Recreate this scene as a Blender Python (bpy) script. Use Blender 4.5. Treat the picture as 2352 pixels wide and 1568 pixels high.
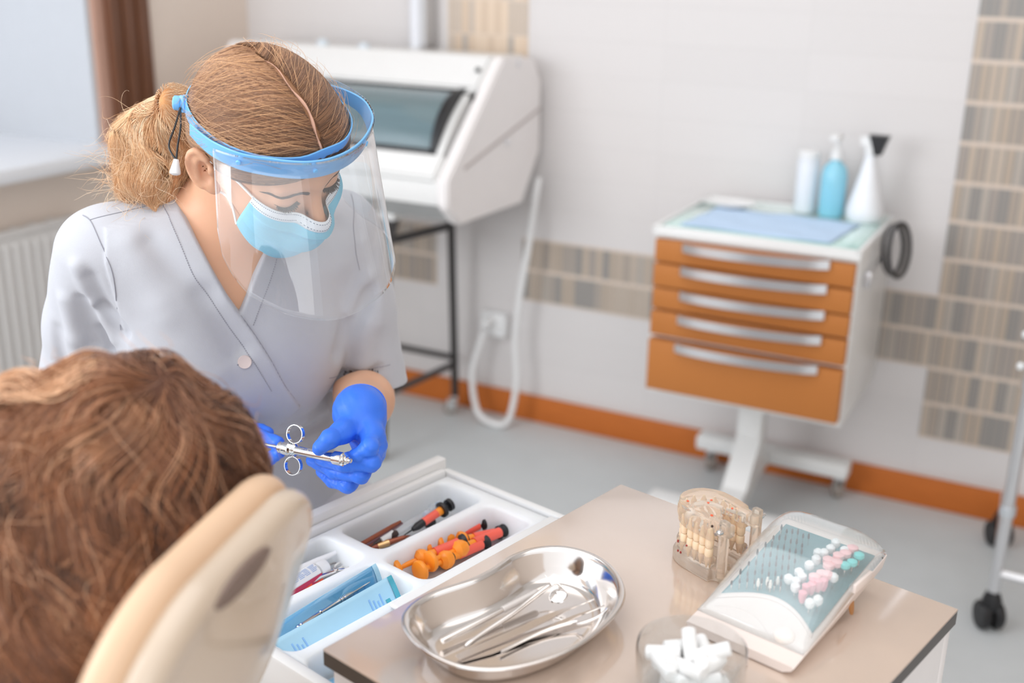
import bpy, bmesh, math, random
import numpy as np
from mathutils import Vector, Matrix
random.seed(7); RNG = np.random.default_rng(7)
scene = bpy.context.scene
for o in list(bpy.data.objects): bpy.data.objects.remove(o)
COL = scene.collection
# ------------------------------------------------------------------ camera
# room frame: +x right along the back wall, +y into the back wall, +z up; camera 1.44 m above the floor
F_PX = 2623.0; PITCH = math.radians(18.93); ROLL = math.radians(.98); YAW = math.radians(27.42); CAM_H = 1.44
fh = np.array([-math.sin(YAW), math.cos(YAW), 0.]); rh = np.array([math.cos(YAW), math.sin(YAW), 0.]); zz = np.array([0, 0, 1.])
fw = fh*math.cos(PITCH) - zz*math.sin(PITCH); u0 = fh*math.sin(PITCH) + zz*math.cos(PITCH)
cr = math.cos(ROLL)*rh + math.sin(ROLL)*u0; cu = -math.sin(ROLL)*rh + math.cos(ROLL)*u0
CAMP = np.array([0, 0, CAM_H])
cd = bpy.data.cameras.new('camera'); cam = bpy.data.objects.new('camera', cd); COL.objects.link(cam)
cam.matrix_world = Matrix([[cr[i], cu[i], -fw[i], CAMP[i]] for i in range(3)] + [[0, 0, 0, 1]])
cd.sensor_width = 36; cd.lens = F_PX/2352*36; cd.clip_start = .02; cd.clip_end = 60
cd.dof.use_dof = True; cd.dof.focus_distance = 1.345; cd.dof.aperture_fstop = 2.5
scene.camera = cam
# ------------------------------------------------------------------ light and exposure
w = bpy.data.worlds.new('daylit_room'); scene.world = w; w.use_nodes = True
nt = w.node_tree; nt.nodes.clear()
bg = nt.nodes.new('ShaderNodeBackground'); wo = nt.nodes.new('ShaderNodeOutputWorld')
tc = nt.nodes.new('ShaderNodeTexCoord'); sx = nt.nodes.new('ShaderNodeSeparateXYZ'); mr = nt.nodes.new('ShaderNodeMapRange')
rp = nt.nodes.new('ShaderNodeValToRGB'); nt.links.new(tc.outputs['Generated'], sx.inputs[0])
nt.links.new(sx.outputs['X'], mr.inputs[0]); mr.inputs[1].default_value = 1; mr.inputs[2].default_value = -1
nt.links.new(mr.outputs[0], rp.inputs[0]); nt.links.new(rp.outputs[0], bg.inputs[0]); nt.links.new(bg.outputs[0], wo.inputs[0])
rp.color_ramp.elements[0].color = (.64, .62, .61, 1); rp.color_ramp.elements[1].color = (.96, 1.0, 1.06, 1)
bg.inputs[1].default_value = 1.55
def area(name, loc, target, sx_, sy_, power, color):
    l = bpy.data.lights.new(name, 'AREA'); l.shape = 'RECTANGLE'; l.size = sx_; l.size_y = sy_; l.energy = power; l.color = color
    o = bpy.data.objects.new(name, l); COL.objects.link(o); o.location = loc
    o.rotation_euler = (Vector(target)-Vector(loc)).to_track_quat('-Z', 'Y').to_euler(); return o
area('window_daylight', (-2.35, -.7, 1.7), (-1.1, 2.2, .3), 1.3, 1.4, 36, (.93, .97, 1.0))
area('rear_fill', (.9, -1.9, 1.4), (-1.2, 2.6, .3), 2.6, 1.8, 16, (1.0, .99, .97))  # fill light added behind the camera to brighten the lower back wall
area('ceiling_fill', (-.8, 1.0, 2.75), (-.8, 1.3, 0), 2.6, 2.2, 14, (1.0, .97, .94))  # soft overhead fill standing in for unseen ceiling lamps
scene.view_settings.view_transform = 'Standard'; scene.view_settings.look = 'None'; scene.view_settings.gamma = 1
scene.view_settings.use_curve_mapping = False; scene.view_settings.exposure = 0.06
# ------------------------------------------------------------------ point helpers
def ray(x, y): return fw + cr*(x-1176)/F_PX + cu*(784-y)/F_PX
def P(x, y, D): return CAMP + ray(x, y)*D
def onz(x, y, z): d = ray(x, y); return CAMP + d*(z-CAM_H)/d[2]
def ony(x, y, Y): d = ray(x, y); return CAMP + d*Y/d[1]
# ------------------------------------------------------------------ object helpers
def tag(o, label=None, cat=None, group=None, kind=None):
    if label: o['label'] = label
    if cat: o['category'] = cat
    if group: o['group'] = group
    if kind: o['kind'] = kind
    return o
def thing(name, loc, label, cat, group=None, rotz=0, M=None):
    o = bpy.data.objects.new(name, None); COL.objects.link(o); o.empty_display_size = .02
    o.matrix_world = M if M is not None else Matrix.Translation(Vector(loc)) @ Matrix.Rotation(rotz, 4, 'Z')
    return tag(o, label, cat, group)
def wmat(o):
    if o is None: return Matrix.Identity(4)
    if o.parent is None: return o.matrix_basis.copy()
    return wmat(o.parent) @ o.matrix_basis
def mk(name, V, F, mat, parent=None, smooth=True, M=None, local=False, attr=None, auto=None):
    V = np.asarray(V, float)
    if M is not None:
        m = np.array(M); V = V @ m[:3, :3].T + m[:3, 3]
    if parent is not None and not local:
        m = np.array(wmat(parent).inverted()); V = V @ m[:3, :3].T + m[:3, 3]
    me = bpy.data.meshes.new(name)
    if isinstance(F, np.ndarray):
        n, k = F.shape
        me.vertices.add(len(V)); me.vertices.foreach_set('co', V.astype(np.float32).ravel())
        me.loops.add(n*k); me.loops.foreach_set('vertex_index', F.astype(np.int32).ravel())
        me.polygons.add(n); me.polygons.foreach_set('loop_start', np.arange(0, n*k, k, dtype=np.int32))
        me.update(calc_edges=True); me.validate()
    else:
        me.from_pydata([tuple(v) for v in V], [], [tuple(f) for f in F])
    if attr is not None:
        a = me.attributes.new('tone', 'FLOAT', 'POINT'); a.data.foreach_set('value', np.asarray(attr, np.float32))
    if mat is not None: me.materials.append(mat)
    if smooth: me.polygons.foreach_set('use_smooth', [True]*len(me.polygons))
    me.update()
    if auto is not None:
        me.set_sharp_from_angle(angle=math.radians(auto))
    o = bpy.data.objects.new(name, me); COL.objects.link(o)
    if parent is not None: o.parent = parent
    return o
def bmk(name, bm, mat, parent=None, smooth=True, M=None, local=False, auto=35):
    bmesh.ops.recalc_face_normals(bm, faces=bm.faces)
    V = [v.co[:] for v in bm.verts]; bm.verts.index_update()
    F = [[v.index for v in f.verts] for f in bm.faces]; bm.free()
    return mk(name, V, F, mat, parent, smooth, M, local, auto=auto if smooth else None)
def T(x=0, y=0, z=0, rz=0, rx=0, ry=0):
    return Matrix.Translation((x, y, z)) @ Matrix.Rotation(rz, 4, 'Z') @ Matrix.Rotation(ry, 4, 'Y') @ Matrix.Rotation(rx, 4, 'X')
def add_box(bm, x0, x1, y0, y1, z0, z1, bev=0, M=None, seg=2):
    t = bmesh.new()
    vs = [t.verts.new((x, y, z)) for x in (x0, x1) for y in (y0, y1) for z in (z0, z1)]
    for f in [(0,1,3,2),(4,6,7,5),(0,4,5,1),(2,3,7,6),(0,2,6,4),(1,5,7,3)]: t.faces.new([vs[i] for i in f])
    bmesh.ops.recalc_face_normals(t, faces=t.faces)
    if bev > 0: bmesh.ops.bevel(t, geom=t.edges[:], offset=bev, segments=seg, affect='EDGES', profile=.5)
    merge(bm, t, M)
def merge(bm, t, M=None):
    mp = {}
    for v in t.verts: mp[v] = bm.verts.new(M @ v.co if M is not None else v.co)
    for f in t.faces:
        try: bm.faces.new([mp[v] for v in f.verts])
        except ValueError: pass
    t.free()
def box(name, dims, mat, parent=None, bev=.002, M=None, **k):
    bm = bmesh.new(); add_box(bm, *dims, bev=bev, M=M); return bmk(name, bm, mat, parent, **k)
def frame_axes(t):
    t = t/np.linalg.norm(t); a = np.array([0, 0, 1.]) if abs(t[2]) < .9 else np.array([1., 0, 0])
    s = np.cross(a, t); s /= np.linalg.norm(s); return s, np.cross(t, s)
def add_tube(bm, pts, r, n=10, cap=True, closed=False):
    pts = [np.asarray(p, float) for p in pts]; N = len(pts)
    rs = [r]*N if np.isscalar(r) else list(r); rings = []; s = None
    for i, p in enumerate(pts):
        if closed: t = pts[(i+1) % N]-pts[i-1]
        else: t = pts[min(i+1, N-1)]-pts[max(i-1, 0)]
        t = t/(np.linalg.norm(t)+1e-12)
        if s is None: s, b = frame_axes(t)
        else:
            s = s-t*(s@t); s /= np.linalg.norm(s)+1e-12; b = np.cross(t, s)
        rings.append([bm.verts.new(p+rs[i]*(math.cos(a)*s+math.sin(a)*b)) for a in [2*math.pi*k/n for k in range(n)]])
    m = N if closed else N-1
    for i in range(m):
        A, B = rings[i], rings[(i+1) % N]
        for k in range(n): bm.faces.new((A[k], A[(k+1) % n], B[(k+1) % n], B[k]))
    if cap and not closed:
        bm.faces.new(rings[0][::-1]); bm.faces.new(rings[-1])
def tube(name, pts, r, mat, parent=None, n=10, closed=False, M=None, **k):
    bm = bmesh.new(); add_tube(bm, pts, r, n, closed=closed); return bmk(name, bm, mat, parent, M=M, **k)
def add_lathe(bm, prof, n=32, M=None):
    t = bmesh.new(); rings = []
    for r_, z in prof:
        if r_ < 1e-6: rings.append([t.verts.new((0, 0, z))])
        else: rings.append([t.verts.new((r_*math.cos(2*math.pi*k/n), r_*math.sin(2*math.pi*k/n), z)) for k in range(n)])
    for A, B in zip(rings, rings[1:]):
        for k in range(n):
            a = [A[k % len(A)], A[(k+1) % len(A)], B[(k+1) % len(B)], B[k % len(B)]]
            a2 = []
            for v in a:
                if v not in a2: a2.append(v)
            if len(a2) > 2: t.faces.new(a2)
    merge(bm, t, M)
def lathe(name, prof, mat, parent=None, n=32, M=None, **k):
    bm = bmesh.new(); add_lathe(bm, prof, n, M); return bmk(name, bm, mat, parent, **k)
def add_prism(bm, pts, d, M=None):
    """outline pts (3-D list) swept by vector d"""
    t = bmesh.new(); d = Vector(d)
    a = [t.verts.new(p) for p in pts]; b = [t.verts.new(Vector(p)+d) for p in pts]; n = len(pts)
    t.faces.new(a[::-1]); t.faces.new(b)
    for i in range(n): t.faces.new((a[i], a[(i+1) % n], b[(i+1) % n], b[i]))
    merge(bm, t, M)
def align(a, b):
    """matrix taking z axis onto a->b, origin at a"""
    a = Vector(a); b = Vector(b); q = (b-a).to_track_quat('Z', 'Y'); return Matrix.Translation(a) @ q.to_matrix().to_4x4()
def catmull(pts, n=8, closed=False):
    pts = [np.asarray(p, float) for p in pts]; N = len(pts); out = []
    for i in range(N if closed else N-1):
        g = (lambda j: pts[j % N]) if closed else (lambda j: pts[min(max(j, 0), N-1)])
        p0, p1, p2, p3 = g(i-1), g(i), g(i+1), g(i+2)
        for k in range(n):
            t = k/n; out.append(.5*((2*p1)+(-p0+p2)*t+(2*p0-5*p1+4*p2-p3)*t*t+(-p0+3*p1-3*p2+p3)*t**3))
    if not closed: out.append(pts[-1])
    return out
# ------------------------------------------------------------------ materials
def mat(name, col, rough=.5, spec=.5, metal=0, noise=.04, nscale=30, bump=0, bscale=200, coat=0, sss=0, sheen=0, ior=1.5, trans=0, aniso=0, coat_ior=1.5, coat_r=.05, stretch=None):
    m = bpy.data.materials.new(name); m.use_nodes = True; t = m.node_tree; b = t.nodes['Principled BSDF']
    b.inputs['Roughness'].default_value = rough; b.inputs['Metallic'].default_value = metal; b.inputs['IOR'].default_value = ior
    b.inputs['Specular IOR Level'].default_value = spec; b.inputs['Coat Weight'].default_value = coat; b.inputs['Coat Roughness'].default_value = coat_r
    b.inputs['Coat IOR'].default_value = coat_ior; b.inputs['Transmission Weight'].default_value = trans; b.inputs['Sheen Weight'].default_value = sheen
    if sss: b.inputs['Subsurface Weight'].default_value = sss; b.inputs['Subsurface Radius'].default_value = (.012, .005, .003); b.inputs['Subsurface Scale'].default_value = 1
    tc = t.nodes.new('ShaderNodeTexCoord'); n = t.nodes.new('ShaderNodeTexNoise'); n.inputs['Scale'].default_value = nscale; n.inputs['Detail'].default_value = 4
    src = tc.outputs['Object']
    if stretch:
        mp = t.nodes.new('ShaderNodeMapping'); mp.inputs['Scale'].default_value = stretch; t.links.new(src, mp.inputs[0]); src = mp.outputs[0]
    t.links.new(src, n.inputs['Vector'])
    mx = t.nodes.new('ShaderNodeMix'); mx.data_type = 'RGBA'
    c = np.array(col[:3]); lo = np.clip(c*(1-noise), 0, 1); hi = np.clip(c*(1+noise), 0, 1)
    mx.inputs[6].default_value = (*lo, 1); mx.inputs[7].default_value = (*hi, 1)
    t.links.new(n.outputs['Fac'], mx.inputs[0]); t.links.new(mx.outputs[2], b.inputs['Base Color'])
    if bump:
        n2 = t.nodes.new('ShaderNodeTexNoise'); n2.inputs['Scale'].default_value = bscale; n2.inputs['Detail'].default_value = 3
        t.links.new(src, n2.inputs['Vector']); bp = t.nodes.new('ShaderNodeBump'); bp.inputs['Strength'].default_value = bump; bp.inputs['Distance'].default_value = .001
        t.links.new(n2.outputs['Fac'], bp.inputs['Height']); t.links.new(bp.outputs[0], b.inputs['Normal'])
    return m
def clear(name, tint, gloss_tint=(1, 1, 1), rough=.03, base=.04, power=1.0, haze=0.0, haze_col=(1, 1, 1)):
    """thin clear sheet: transparent with a Fresnel-weighted reflection"""
    m = bpy.data.materials.new(name); m.use_nodes = True; t = m.node_tree; t.nodes.clear()
    o = t.nodes.new('ShaderNodeOutputMaterial'); tr = t.nodes.new('ShaderNodeBsdfTransparent'); g = t.nodes.new('ShaderNodeBsdfGlossy')
    tr.inputs[0].default_value = (*tint, 1); g.inputs[0].default_value = (*gloss_tint, 1); g.inputs['Roughness'].default_value = rough
    lw0 = t.nodes.new('ShaderNodeLayerWeight'); lw0.inputs[0].default_value = .5; lw = t.nodes.new('ShaderNodeMath'); lw.operation = 'POWER'; lw.inputs[1].default_value = 4.0; t.links.new(lw0.outputs['Facing'], lw.inputs[0]); ml = t.nodes.new('ShaderNodeMath'); ml.operation = 'MULTIPLY_ADD'
    ml.inputs[1].default_value = power; ml.inputs[2].default_value = base; ml.use_clamp = True
    t.links.new(lw.outputs[0], ml.inputs[0]); mx = t.nodes.new('ShaderNodeMixShader'); t.links.new(ml.outputs[0], mx.inputs[0])
    base_sh = tr.outputs[0]
    if haze > 0:
        df = t.nodes.new('ShaderNodeBsdfDiffuse'); df.inputs[0].default_value = (*haze_col, 1); m2 = t.nodes.new('ShaderNodeMixShader')
        ns = t.nodes.new('ShaderNodeTexNoise'); ns.inputs['Scale'].default_value = 14; tcx = t.nodes.new('ShaderNodeTexCoord'); t.links.new(tcx.outputs['Object'], ns.inputs['Vector'])
        mm = t.nodes.new('ShaderNodeMath'); mm.operation = 'MULTIPLY'; mm.inputs[1].default_value = haze*2; t.links.new(ns.outputs['Fac'], mm.inputs[0])
        t.links.new(mm.outputs[0], m2.inputs[0]); t.links.new(tr.outputs[0], m2.inputs[1]); t.links.new(df.outputs[0], m2.inputs[2]); base_sh = m2.outputs[0]
    t.links.new(base_sh, mx.inputs[1]); t.links.new(g.outputs[0], mx.inputs[2]); t.links.new(mx.outputs[0], o.inputs[0]); return m
def srgb(r, g, b): return tuple(((c/255)/12.92 if c/255 < .04045 else ((c/255+.055)/1.055)**2.4) for c in (r, g, b))
def hairmat(name, dark, light, tip=None, rough=.42):
    m = bpy.data.materials.new(name); m.use_nodes = True; t = m.node_tree; b = t.nodes['Principled BSDF']
    a = t.nodes.new('ShaderNodeAttribute'); a.attribute_name = 'tone'; r_ = t.nodes.new('ShaderNodeValToRGB')
    r_.color_ramp.elements[0].color = (*dark, 1); r_.color_ramp.elements[1].color = (*light, 1)
    if tip: e = r_.color_ramp.elements.new(.5); e.color = (*tip, 1)
    t.links.new(a.outputs['Fac'], r_.inputs[0]); t.links.new(r_.outputs[0], b.inputs['Base Color'])
    b.inputs['Roughness'].default_value = rough; b.inputs['Specular IOR Level'].default_value = .6; b.inputs['Sheen Weight'].default_value = .15
    return m
MT = {}
MT['white'] = mat('white_enamel', (.80, .80, .79), .3, noise=.02)
MT['whitepl'] = mat('white_plastic', (.82, .82, .82), .35, noise=.02)
MT['white_laminate'] = mat('white_laminate', (.80, .77, .76), .3, noise=.02)
MT['chrome'] = mat('chrome', (.80, .80, .80), .10, metal=1, noise=.03)
MT['steel'] = mat('polished_steel', (.80, .76, .73), .13, metal=1, noise=.05, nscale=12)
MT['brushed'] = mat('satin_aluminium', (.78, .78, .80), .28, metal=1, noise=.03)
MT['blackpl'] = mat('black_plastic', (.012, .012, .014), .4, noise=.2)
MT['blackmt'] = mat('black_painted_steel', (.035, .032, .032), .4, noise=.1)
MT['cart_brown'] = mat('brown_laminate', srgb(184, 116, 58), .5, noise=.05, nscale=8, spec=.3)
MT['floor'] = mat('grey_vinyl', srgb(200, 204, 205), .5, noise=.06, nscale=9, bump=.1, bscale=60, spec=.35)
MT['wood'] = mat('orange_wood', srgb(192, 108, 48), .5, noise=.12, nscale=12, stretch=(1, 8, 8), spec=.25)
MT['darkwood'] = mat('dark_brown_wood', srgb(112, 72, 50), .4, noise=.25, nscale=20, stretch=(8, 8, .4))
MT['palewood'] = mat('pale_brown_wood', srgb(190, 150, 132), .5, noise=.06)
MT['blue'] = mat('light_blue_plastic', srgb(122, 190, 245), .3, noise=.03, sss=.05)
MT['glove'] = mat('blue_nitrile', srgb(60, 122, 240), .42, noise=.05, bump=.25, bscale=260, spec=.4)
MT['skin'] = mat('skin', srgb(222, 172, 140), .48, noise=.06, nscale=22, sss=.25, bump=.08, bscale=500)
MT['scrub'] = mat('light_grey_cotton', srgb(190, 192, 199), .85, noise=.025, nscale=60, sheen=.25, bump=.25, bscale=900, spec=.2)
MT['scrub_seam'] = mat('grey_thread', srgb(150, 150, 160), .9, noise=.05)
MT['trouser'] = mat('pale_grey_trouser_cotton', srgb(196, 196, 204), .85, noise=.03, sheen=.2, spec=.2)
MT['mask'] = mat('pale_blue_nonwoven', srgb(130, 208, 236), .8, noise=.06, nscale=40, bump=.3, bscale=700, sss=.15)
MT['maskw'] = mat('white_nonwoven', srgb(232, 240, 246), .8, noise=.02, bump=.3, bscale=700)
MT['elastic'] = mat('white_elastic', (.85, .85, .85), .7, noise=.02)
MT['stitch'] = mat('blue_grey_stitch', srgb(70, 100, 130), .8)
MT['brow'] = mat('dark_brown_hair', srgb(70, 48, 38), .6, noise=.2)
MT['organizer'] = mat('frosted_white_plastic', srgb(238, 243, 250), .38, noise=.02, sss=.8)

MT['organizer'].node_tree.nodes['Principled BSDF'].inputs['Subsurface Radius'].default_value = (.05, .05, .055)
# ================================================================== THE ROOM
WY = 3.07; WX = -2.6
def tilemat(name, cols, tw, th, mortar, mcol, rough=.25, ax='XZ', offx=0, offz=0, size=.03, vcol=None, vm=.0032, hm=.011):
    m = bpy.data.materials.new(name); m.use_nodes = True; t = m.node_tree; b = t.nodes['Principled BSDF']; b.inputs['Roughness'].default_value = rough
    g = t.nodes.new('ShaderNodeNewGeometry'); s = t.nodes.new('ShaderNodeSeparateXYZ'); t.links.new(g.outputs['Position'], s.inputs[0])
    def fl(sock, d, off):
        a = t.nodes.new('ShaderNodeMath'); a.operation = 'SUBTRACT'; a.inputs[1].default_value = off; t.links.new(sock, a.inputs[0])
        a2 = t.nodes.new('ShaderNodeMath'); a2.operation = 'DIVIDE'; a2.inputs[1].default_value = d; t.links.new(a.outputs[0], a2.inputs[0])
        f = t.nodes.new('ShaderNodeMath'); f.operation = 'FLOOR'; t.links.new(a2.outputs[0], f.inputs[0])
        r_ = t.nodes.new('ShaderNodeMath'); r_.operation = 'SUBTRACT'; t.links.new(a2.outputs[0], r_.inputs[0]); t.links.new(f.outputs[0], r_.inputs[1])
        p = t.nodes.new('ShaderNodeMath'); p.operation = 'PINGPONG'; p.inputs[1].default_value = .5; t.links.new(r_.outputs[0], p.inputs[0])
        c = t.nodes.new('ShaderNodeMath'); c.operation = 'GREATER_THAN'; c.inputs[1].default_value = mortar/d/2; t.links.new(p.outputs[0], c.inputs[0])
        return f.outputs[0], c.outputs[0]
    if vcol: mortar = vm
    fx, cx_ = fl(s.outputs[ax[0]], tw, offx)
    if vcol: mortar = hm
    fz, cz = fl(s.outputs['Z'], th, offz)
    cb = t.nodes.new('ShaderNodeCombineXYZ'); t.links.new(fx, cb.inputs[0]); t.links.new(fz, cb.inputs[1])
    wn = t.nodes.new('ShaderNodeTexWhiteNoise'); wn.noise_dimensions = '3D'; t.links.new(cb.outputs[0], wn.inputs['Vector'])
    rp = t.nodes.new('ShaderNodeValToRGB'); rp.color_ramp.interpolation = 'CONSTANT'
    el = rp.color_ramp.elements; el[0].color = (*cols[0], 1); el[1].color = (*cols[1], 1); el[1].position = 1/len(cols)
    for i, c in enumerate(cols[2:]): e = el.new((i+2)/len(cols)); e.color = (*c, 1)
    t.links.new(wn.outputs['Value'], rp.inputs[0])
    mu = t.nodes.new('ShaderNodeMath'); mu.operation = 'MULTIPLY'; t.links.new(cx_, mu.inputs[0]); t.links.new(cz, mu.inputs[1])
    mx = t.nodes.new('ShaderNodeMix'); mx.data_type = 'RGBA'
    if not vcol: t.links.new(mu.outputs[0], mx.inputs[0])
    mx.inputs[6].default_value = (*mcol, 1)
    if vcol:
        mv = t.nodes.new('ShaderNodeMix'); mv.data_type = 'RGBA'; t.links.new(cx_, mv.inputs[0]); mv.inputs[6].default_value = (*vcol, 1); t.links.new(rp.outputs[0], mv.inputs[7])
        t.links.new(mv.outputs[2], mx.inputs[7]); t.links.new(cz, mx.inputs[0])
    else: t.links.new(rp.outputs[0], mx.inputs[7])
    t.links.new(mx.outputs[2], b.inputs['Base Color'])
    bp = t.nodes.new('ShaderNodeBump'); bp.inputs['Strength'].default_value = .4; bp.inputs['Distance'].default_value = .002
    t.links.new(mu.outputs[0], bp.inputs['Height']); t.links.new(bp.outputs[0], b.inputs['Normal'])
    return m
wallc = srgb(218, 214, 213)
M_WALL = tilemat('white_glazed_wall_tile', [wallc, tuple(c*.985 for c in wallc)], .4, .1, .002, tuple(c*.93 for c in wallc), rough=.6, offx=-.335)
M_MOS = tilemat('beige_grey_mosaic', [srgb(182, 166, 150), srgb(172, 159, 147), srgb(190, 175, 160), srgb(166, 156, 148), srgb(180, 170, 160), srgb(150, 145, 140), srgb(188, 172, 156), srgb(170, 159, 149)], .0222, .1, .004, srgb(212, 196, 182), rough=.35, offx=-.335, vcol=srgb(132, 134, 134))
M_MOS2 = tilemat('sandy_mosaic', [srgb(214, 190, 165), srgb(205, 182, 158), srgb(190, 175, 160), srgb(218, 196, 172), srgb(170, 160, 150)], .0222, .1, .003, srgb(222, 206, 190), rough=.35, offx=-.335)
M_WALLP = mat('warm_beige_wall_paint', srgb(230, 216, 204), .7, noise=.02)
def struct(name, dims, m, bev=.0, **k):
    o = box(name, dims, m, bev=bev, **k); return tag(o, kind='structure')
struct('floor', (-4.2, 2.2, -2.5, 3.3, -.1, 0), MT['floor'])
struct('wall_back', (WX-.25, 1.75, WY, WY+.2, 0, 2.9), M_WALL)
struct('wall_right', (1.75, 1.95, -.2, 3.27, 0, 2.9), mat('beige_side_wall_paint', srgb(206, 192, 180), .6))
struct('ceiling', (-4.2, 3.2, 1.9, 3.4, 2.9, 3.0), mat('ceiling_paint', (.85, .84, .83), .8))
# left wall with the window recess: right of the recess, below it and above it
bm = bmesh.new()
add_box(bm, WX-.25, WX, 2.40, WY, 0, 2.9); add_box(bm, WX-.25, WX, -2.5, 2.40, 0, .845); add_box(bm, WX-.25, WX, -2.5, 2.40, 2.35, 2.9)
tag(bmk('wall_left', bm, M_WALLP, smooth=False), kind='structure')
# recess: white reveal side, window plane further out
bm = bmesh.new()
add_box(bm, WX-.62, WX-.001, 2.385, 2.40, .845, 2.35); add_box(bm, WX-.62, WX, -.4, 2.4, 2.34, 2.36)
tag(bmk('trim_1', bm, mat('white_reveal_paint', srgb(188, 191, 196), .6, noise=.02), smooth=False), kind='structure')
bm = bmesh.new(); add_box(bm, WX-.62, WX+.10, -.6, 2.405, .845, .885, bev=.006)
tag(bmk('trim_2', bm, mat('white_sill_board', srgb(232, 234, 238), .35, noise=.02)), kind='structure')
# brown wooden casing beside the recess
bm = bmesh.new()
add_box(bm, WX-.004, WX+.012, 2.402, 2.445, .80, 2.4, bev=.003)
o = bmk('trim_3', bm, MT['palewood']); tag(o, kind='structure')
bm = bmesh.new()
for k in range(6): add_box(bm, WX-.002, WX+.030-(k % 2)*.008, 2.446+.0275*k, 2.446+.0275*(k+1)-.002, .865, 2.4, bev=.003)
tag(bmk('trim_4', bm, MT['darkwood']), kind='structure')
# window in the recess
wf = bmesh.new()
for y0, y1, z0, z1 in [(-.6, 2.39, .885, .95), (-.6, 2.39, 2.27, 2.34), (2.32, 2.39, .95, 2.27), (.9, .98, .95, 2.27), (-.6, -.53, .95, 2.27)]:
    add_box(wf, WX-.62, WX-.56, y0, y1, z0, z1, bev=.005)
wn_ = tag(bmk('window_1', wf, MT['white']), kind='structure')
box('window_pane', (WX-.60, WX-.595, -.53, 2.32, .95, 2.27), clear('window_glass', (.97, .98, 1)), wn_, bev=0)
# mosaic panels on the back wall
def panel(name, rects, m):
    bm = bmesh.new()
    for x0, x1, z0, z1 in rects: add_box(bm, x0, x1, WY-.003, WY+.001, z0, z1)
    tag(bmk(name, bm, m, smooth=False), kind='structure')
panel('trim_5', [(-.335, 1.2, .2, .4), (-.47, 1.2, .4, .6), (-.335, 1.2, .6, 2.9)], M_MOS)
panel('trim_6', [(-1.56, -.93, .4, .6)], M_MOS)
panel('trim_7', [(-1.826, -1.556, 1.0, 2.9)], M_MOS2)
panel('trim_8', [(-2.6, -1.872, .4, .6)], M_MOS)
bm = bmesh.new(); add_box(bm, WX, 1.749, WY-.014, WY-.001, 0, .088, bev=.003)
tag(bmk('baseboard_back', bm, MT['wood']), kind='structure')
bm = bmesh.new(); add_box(bm, WX+.001, WX+.014, -2.4, WY-.015, 0, .088, bev=.003)
tag(bmk('baseboard_left', bm, MT['wood']), kind='structure')
# ------------------------------------------------------------------ radiator under the sill
rad = thing('radiator', (WX+.07, 1.5, .12), 'white ribbed panel radiator on the wall under the window sill', 'radiator')
MR = mat('radiator_enamel', srgb(214, 212, 210), .45, noise=.02)
bm = bmesh.new(); add_box(bm, WX+.045, WX+.060, .3, 2.25, .12, .70, bev=.004)
for k in range(58): add_box(bm, WX+.058, WX+.068, .335+.0327*k, .335+.0327*k+.018, .15, .68, bev=.004, seg=1)
bmk('front_panel', bm, MR, rad)
bm = bmesh.new(); add_box(bm, WX+.022, WX+.064, .3, 2.25, .695, .71, bev=.004)
for k in range(30): add_box(bm, WX+.016, WX+.056, .36+.062*k, .37+.062*k, .708, .712)
bmk('top_grille', bm, MR, rad)
for y in (.5, 2.1):
    bm = bmesh.new(); add_box(bm, WX+.002, WX+.05, y, y+.03, .3, .5, bev=.002); bmk('bracket', bm, MR, rad)
# ------------------------------------------------------------------ UV storage cabinet on its stand
XR, XL = -1.5, -2.46
prof = [(2.814, 1.162), (3.002, 1.149), (3.05, 1.078), (3.052, .878), (2.943, .738), (2.58, .742), (2.515, .800), (2.513, .872)]
st = thing('instrument_sterilizer', ((XR+XL)/2, 2.8, .738), 'large white instrument cabinet with a dark roll-top window on a black stand', 'medical cabinet')
MS = MT['white']
def side(x0, dx, nm):
    bm = bmesh.new(); add_prism(bm, [(x0, y, z) for y, z in prof], (dx, 0, 0))
    bmesh.ops.bevel(bm, geom=bm.edges[:], offset=.006, segments=2, affect='EDGES'); bmk(nm, bm, mat('white_side_panel', srgb(240, 236, 235), .4, noise=.02), st)
side(XR-.035, .035, 'side_panel'); side(XL, .035, 'side_panel')
dy, dz = prof[7][0]-prof[0][0], prof[7][1]-prof[0][1]; L = math.hypot(dy, dz); dy /= L; dz /= L; ny, nz = dz, -dy   # slope dir, outward normal
ny, nz = (-abs(ny), abs(nz))
def sl(s, o=0): return (prof[0][0]+dy*s+ny*o, prof[0][1]+dz*s+nz*o)
def slab(nm, s0, s1, o0, o1, x0, x1, m, bev=.004):
    bm = bmesh.new(); pts = [sl(s0, o0), sl(s1, o0), sl(s1, o1), sl(s0, o1)]
    add_prism(bm, [(x0, y, z) for y, z in pts], (x1-x0, 0, 0))
    if bev: bmesh.ops.bevel(bm, geom=bm.edges[:], offset=bev, segments=2, affect='EDGES')
    return bmk(nm, bm, m, st)
hd = slab('upper_fascia', -.004, .118, -.03, .004, XL+.03, XR-.033, MS, .008)
slab('lower_fascia', L-.075, L+.004, -.05, .010, XL+.03, XR-.033, MS, .008)
bm = bmesh.new(); add_box(bm, XL+.03, XR-.033, 2.82, 3.0, 1.135, 1.156, bev=.006); bmk('top_cover', bm, MS, st)
bm = bmesh.new(); add_box(bm, XL+.03, XR-.033, 2.517, 2.56, .80, .885, bev=.008)
bmk('front_apron', bm, MS, st)
bm = bmesh.new(); add_box(bm, XL+.03, XR-.033, 3.02, 3.045, .80, 1.12, bev=.003); bmk('rear_panel', bm, MS, st)
bm = bmesh.new(); add_prism(bm, [(XL+.03, 2.53, .80), (XL+.03, 2.60, .745), (XL+.03, 2.95, .742), (XL+.03, 2.95, .76), (XL+.03, 2.60, .76), (XL+.03, 2.545, .81)], (XR-XL-.065, 0, 0))
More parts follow.
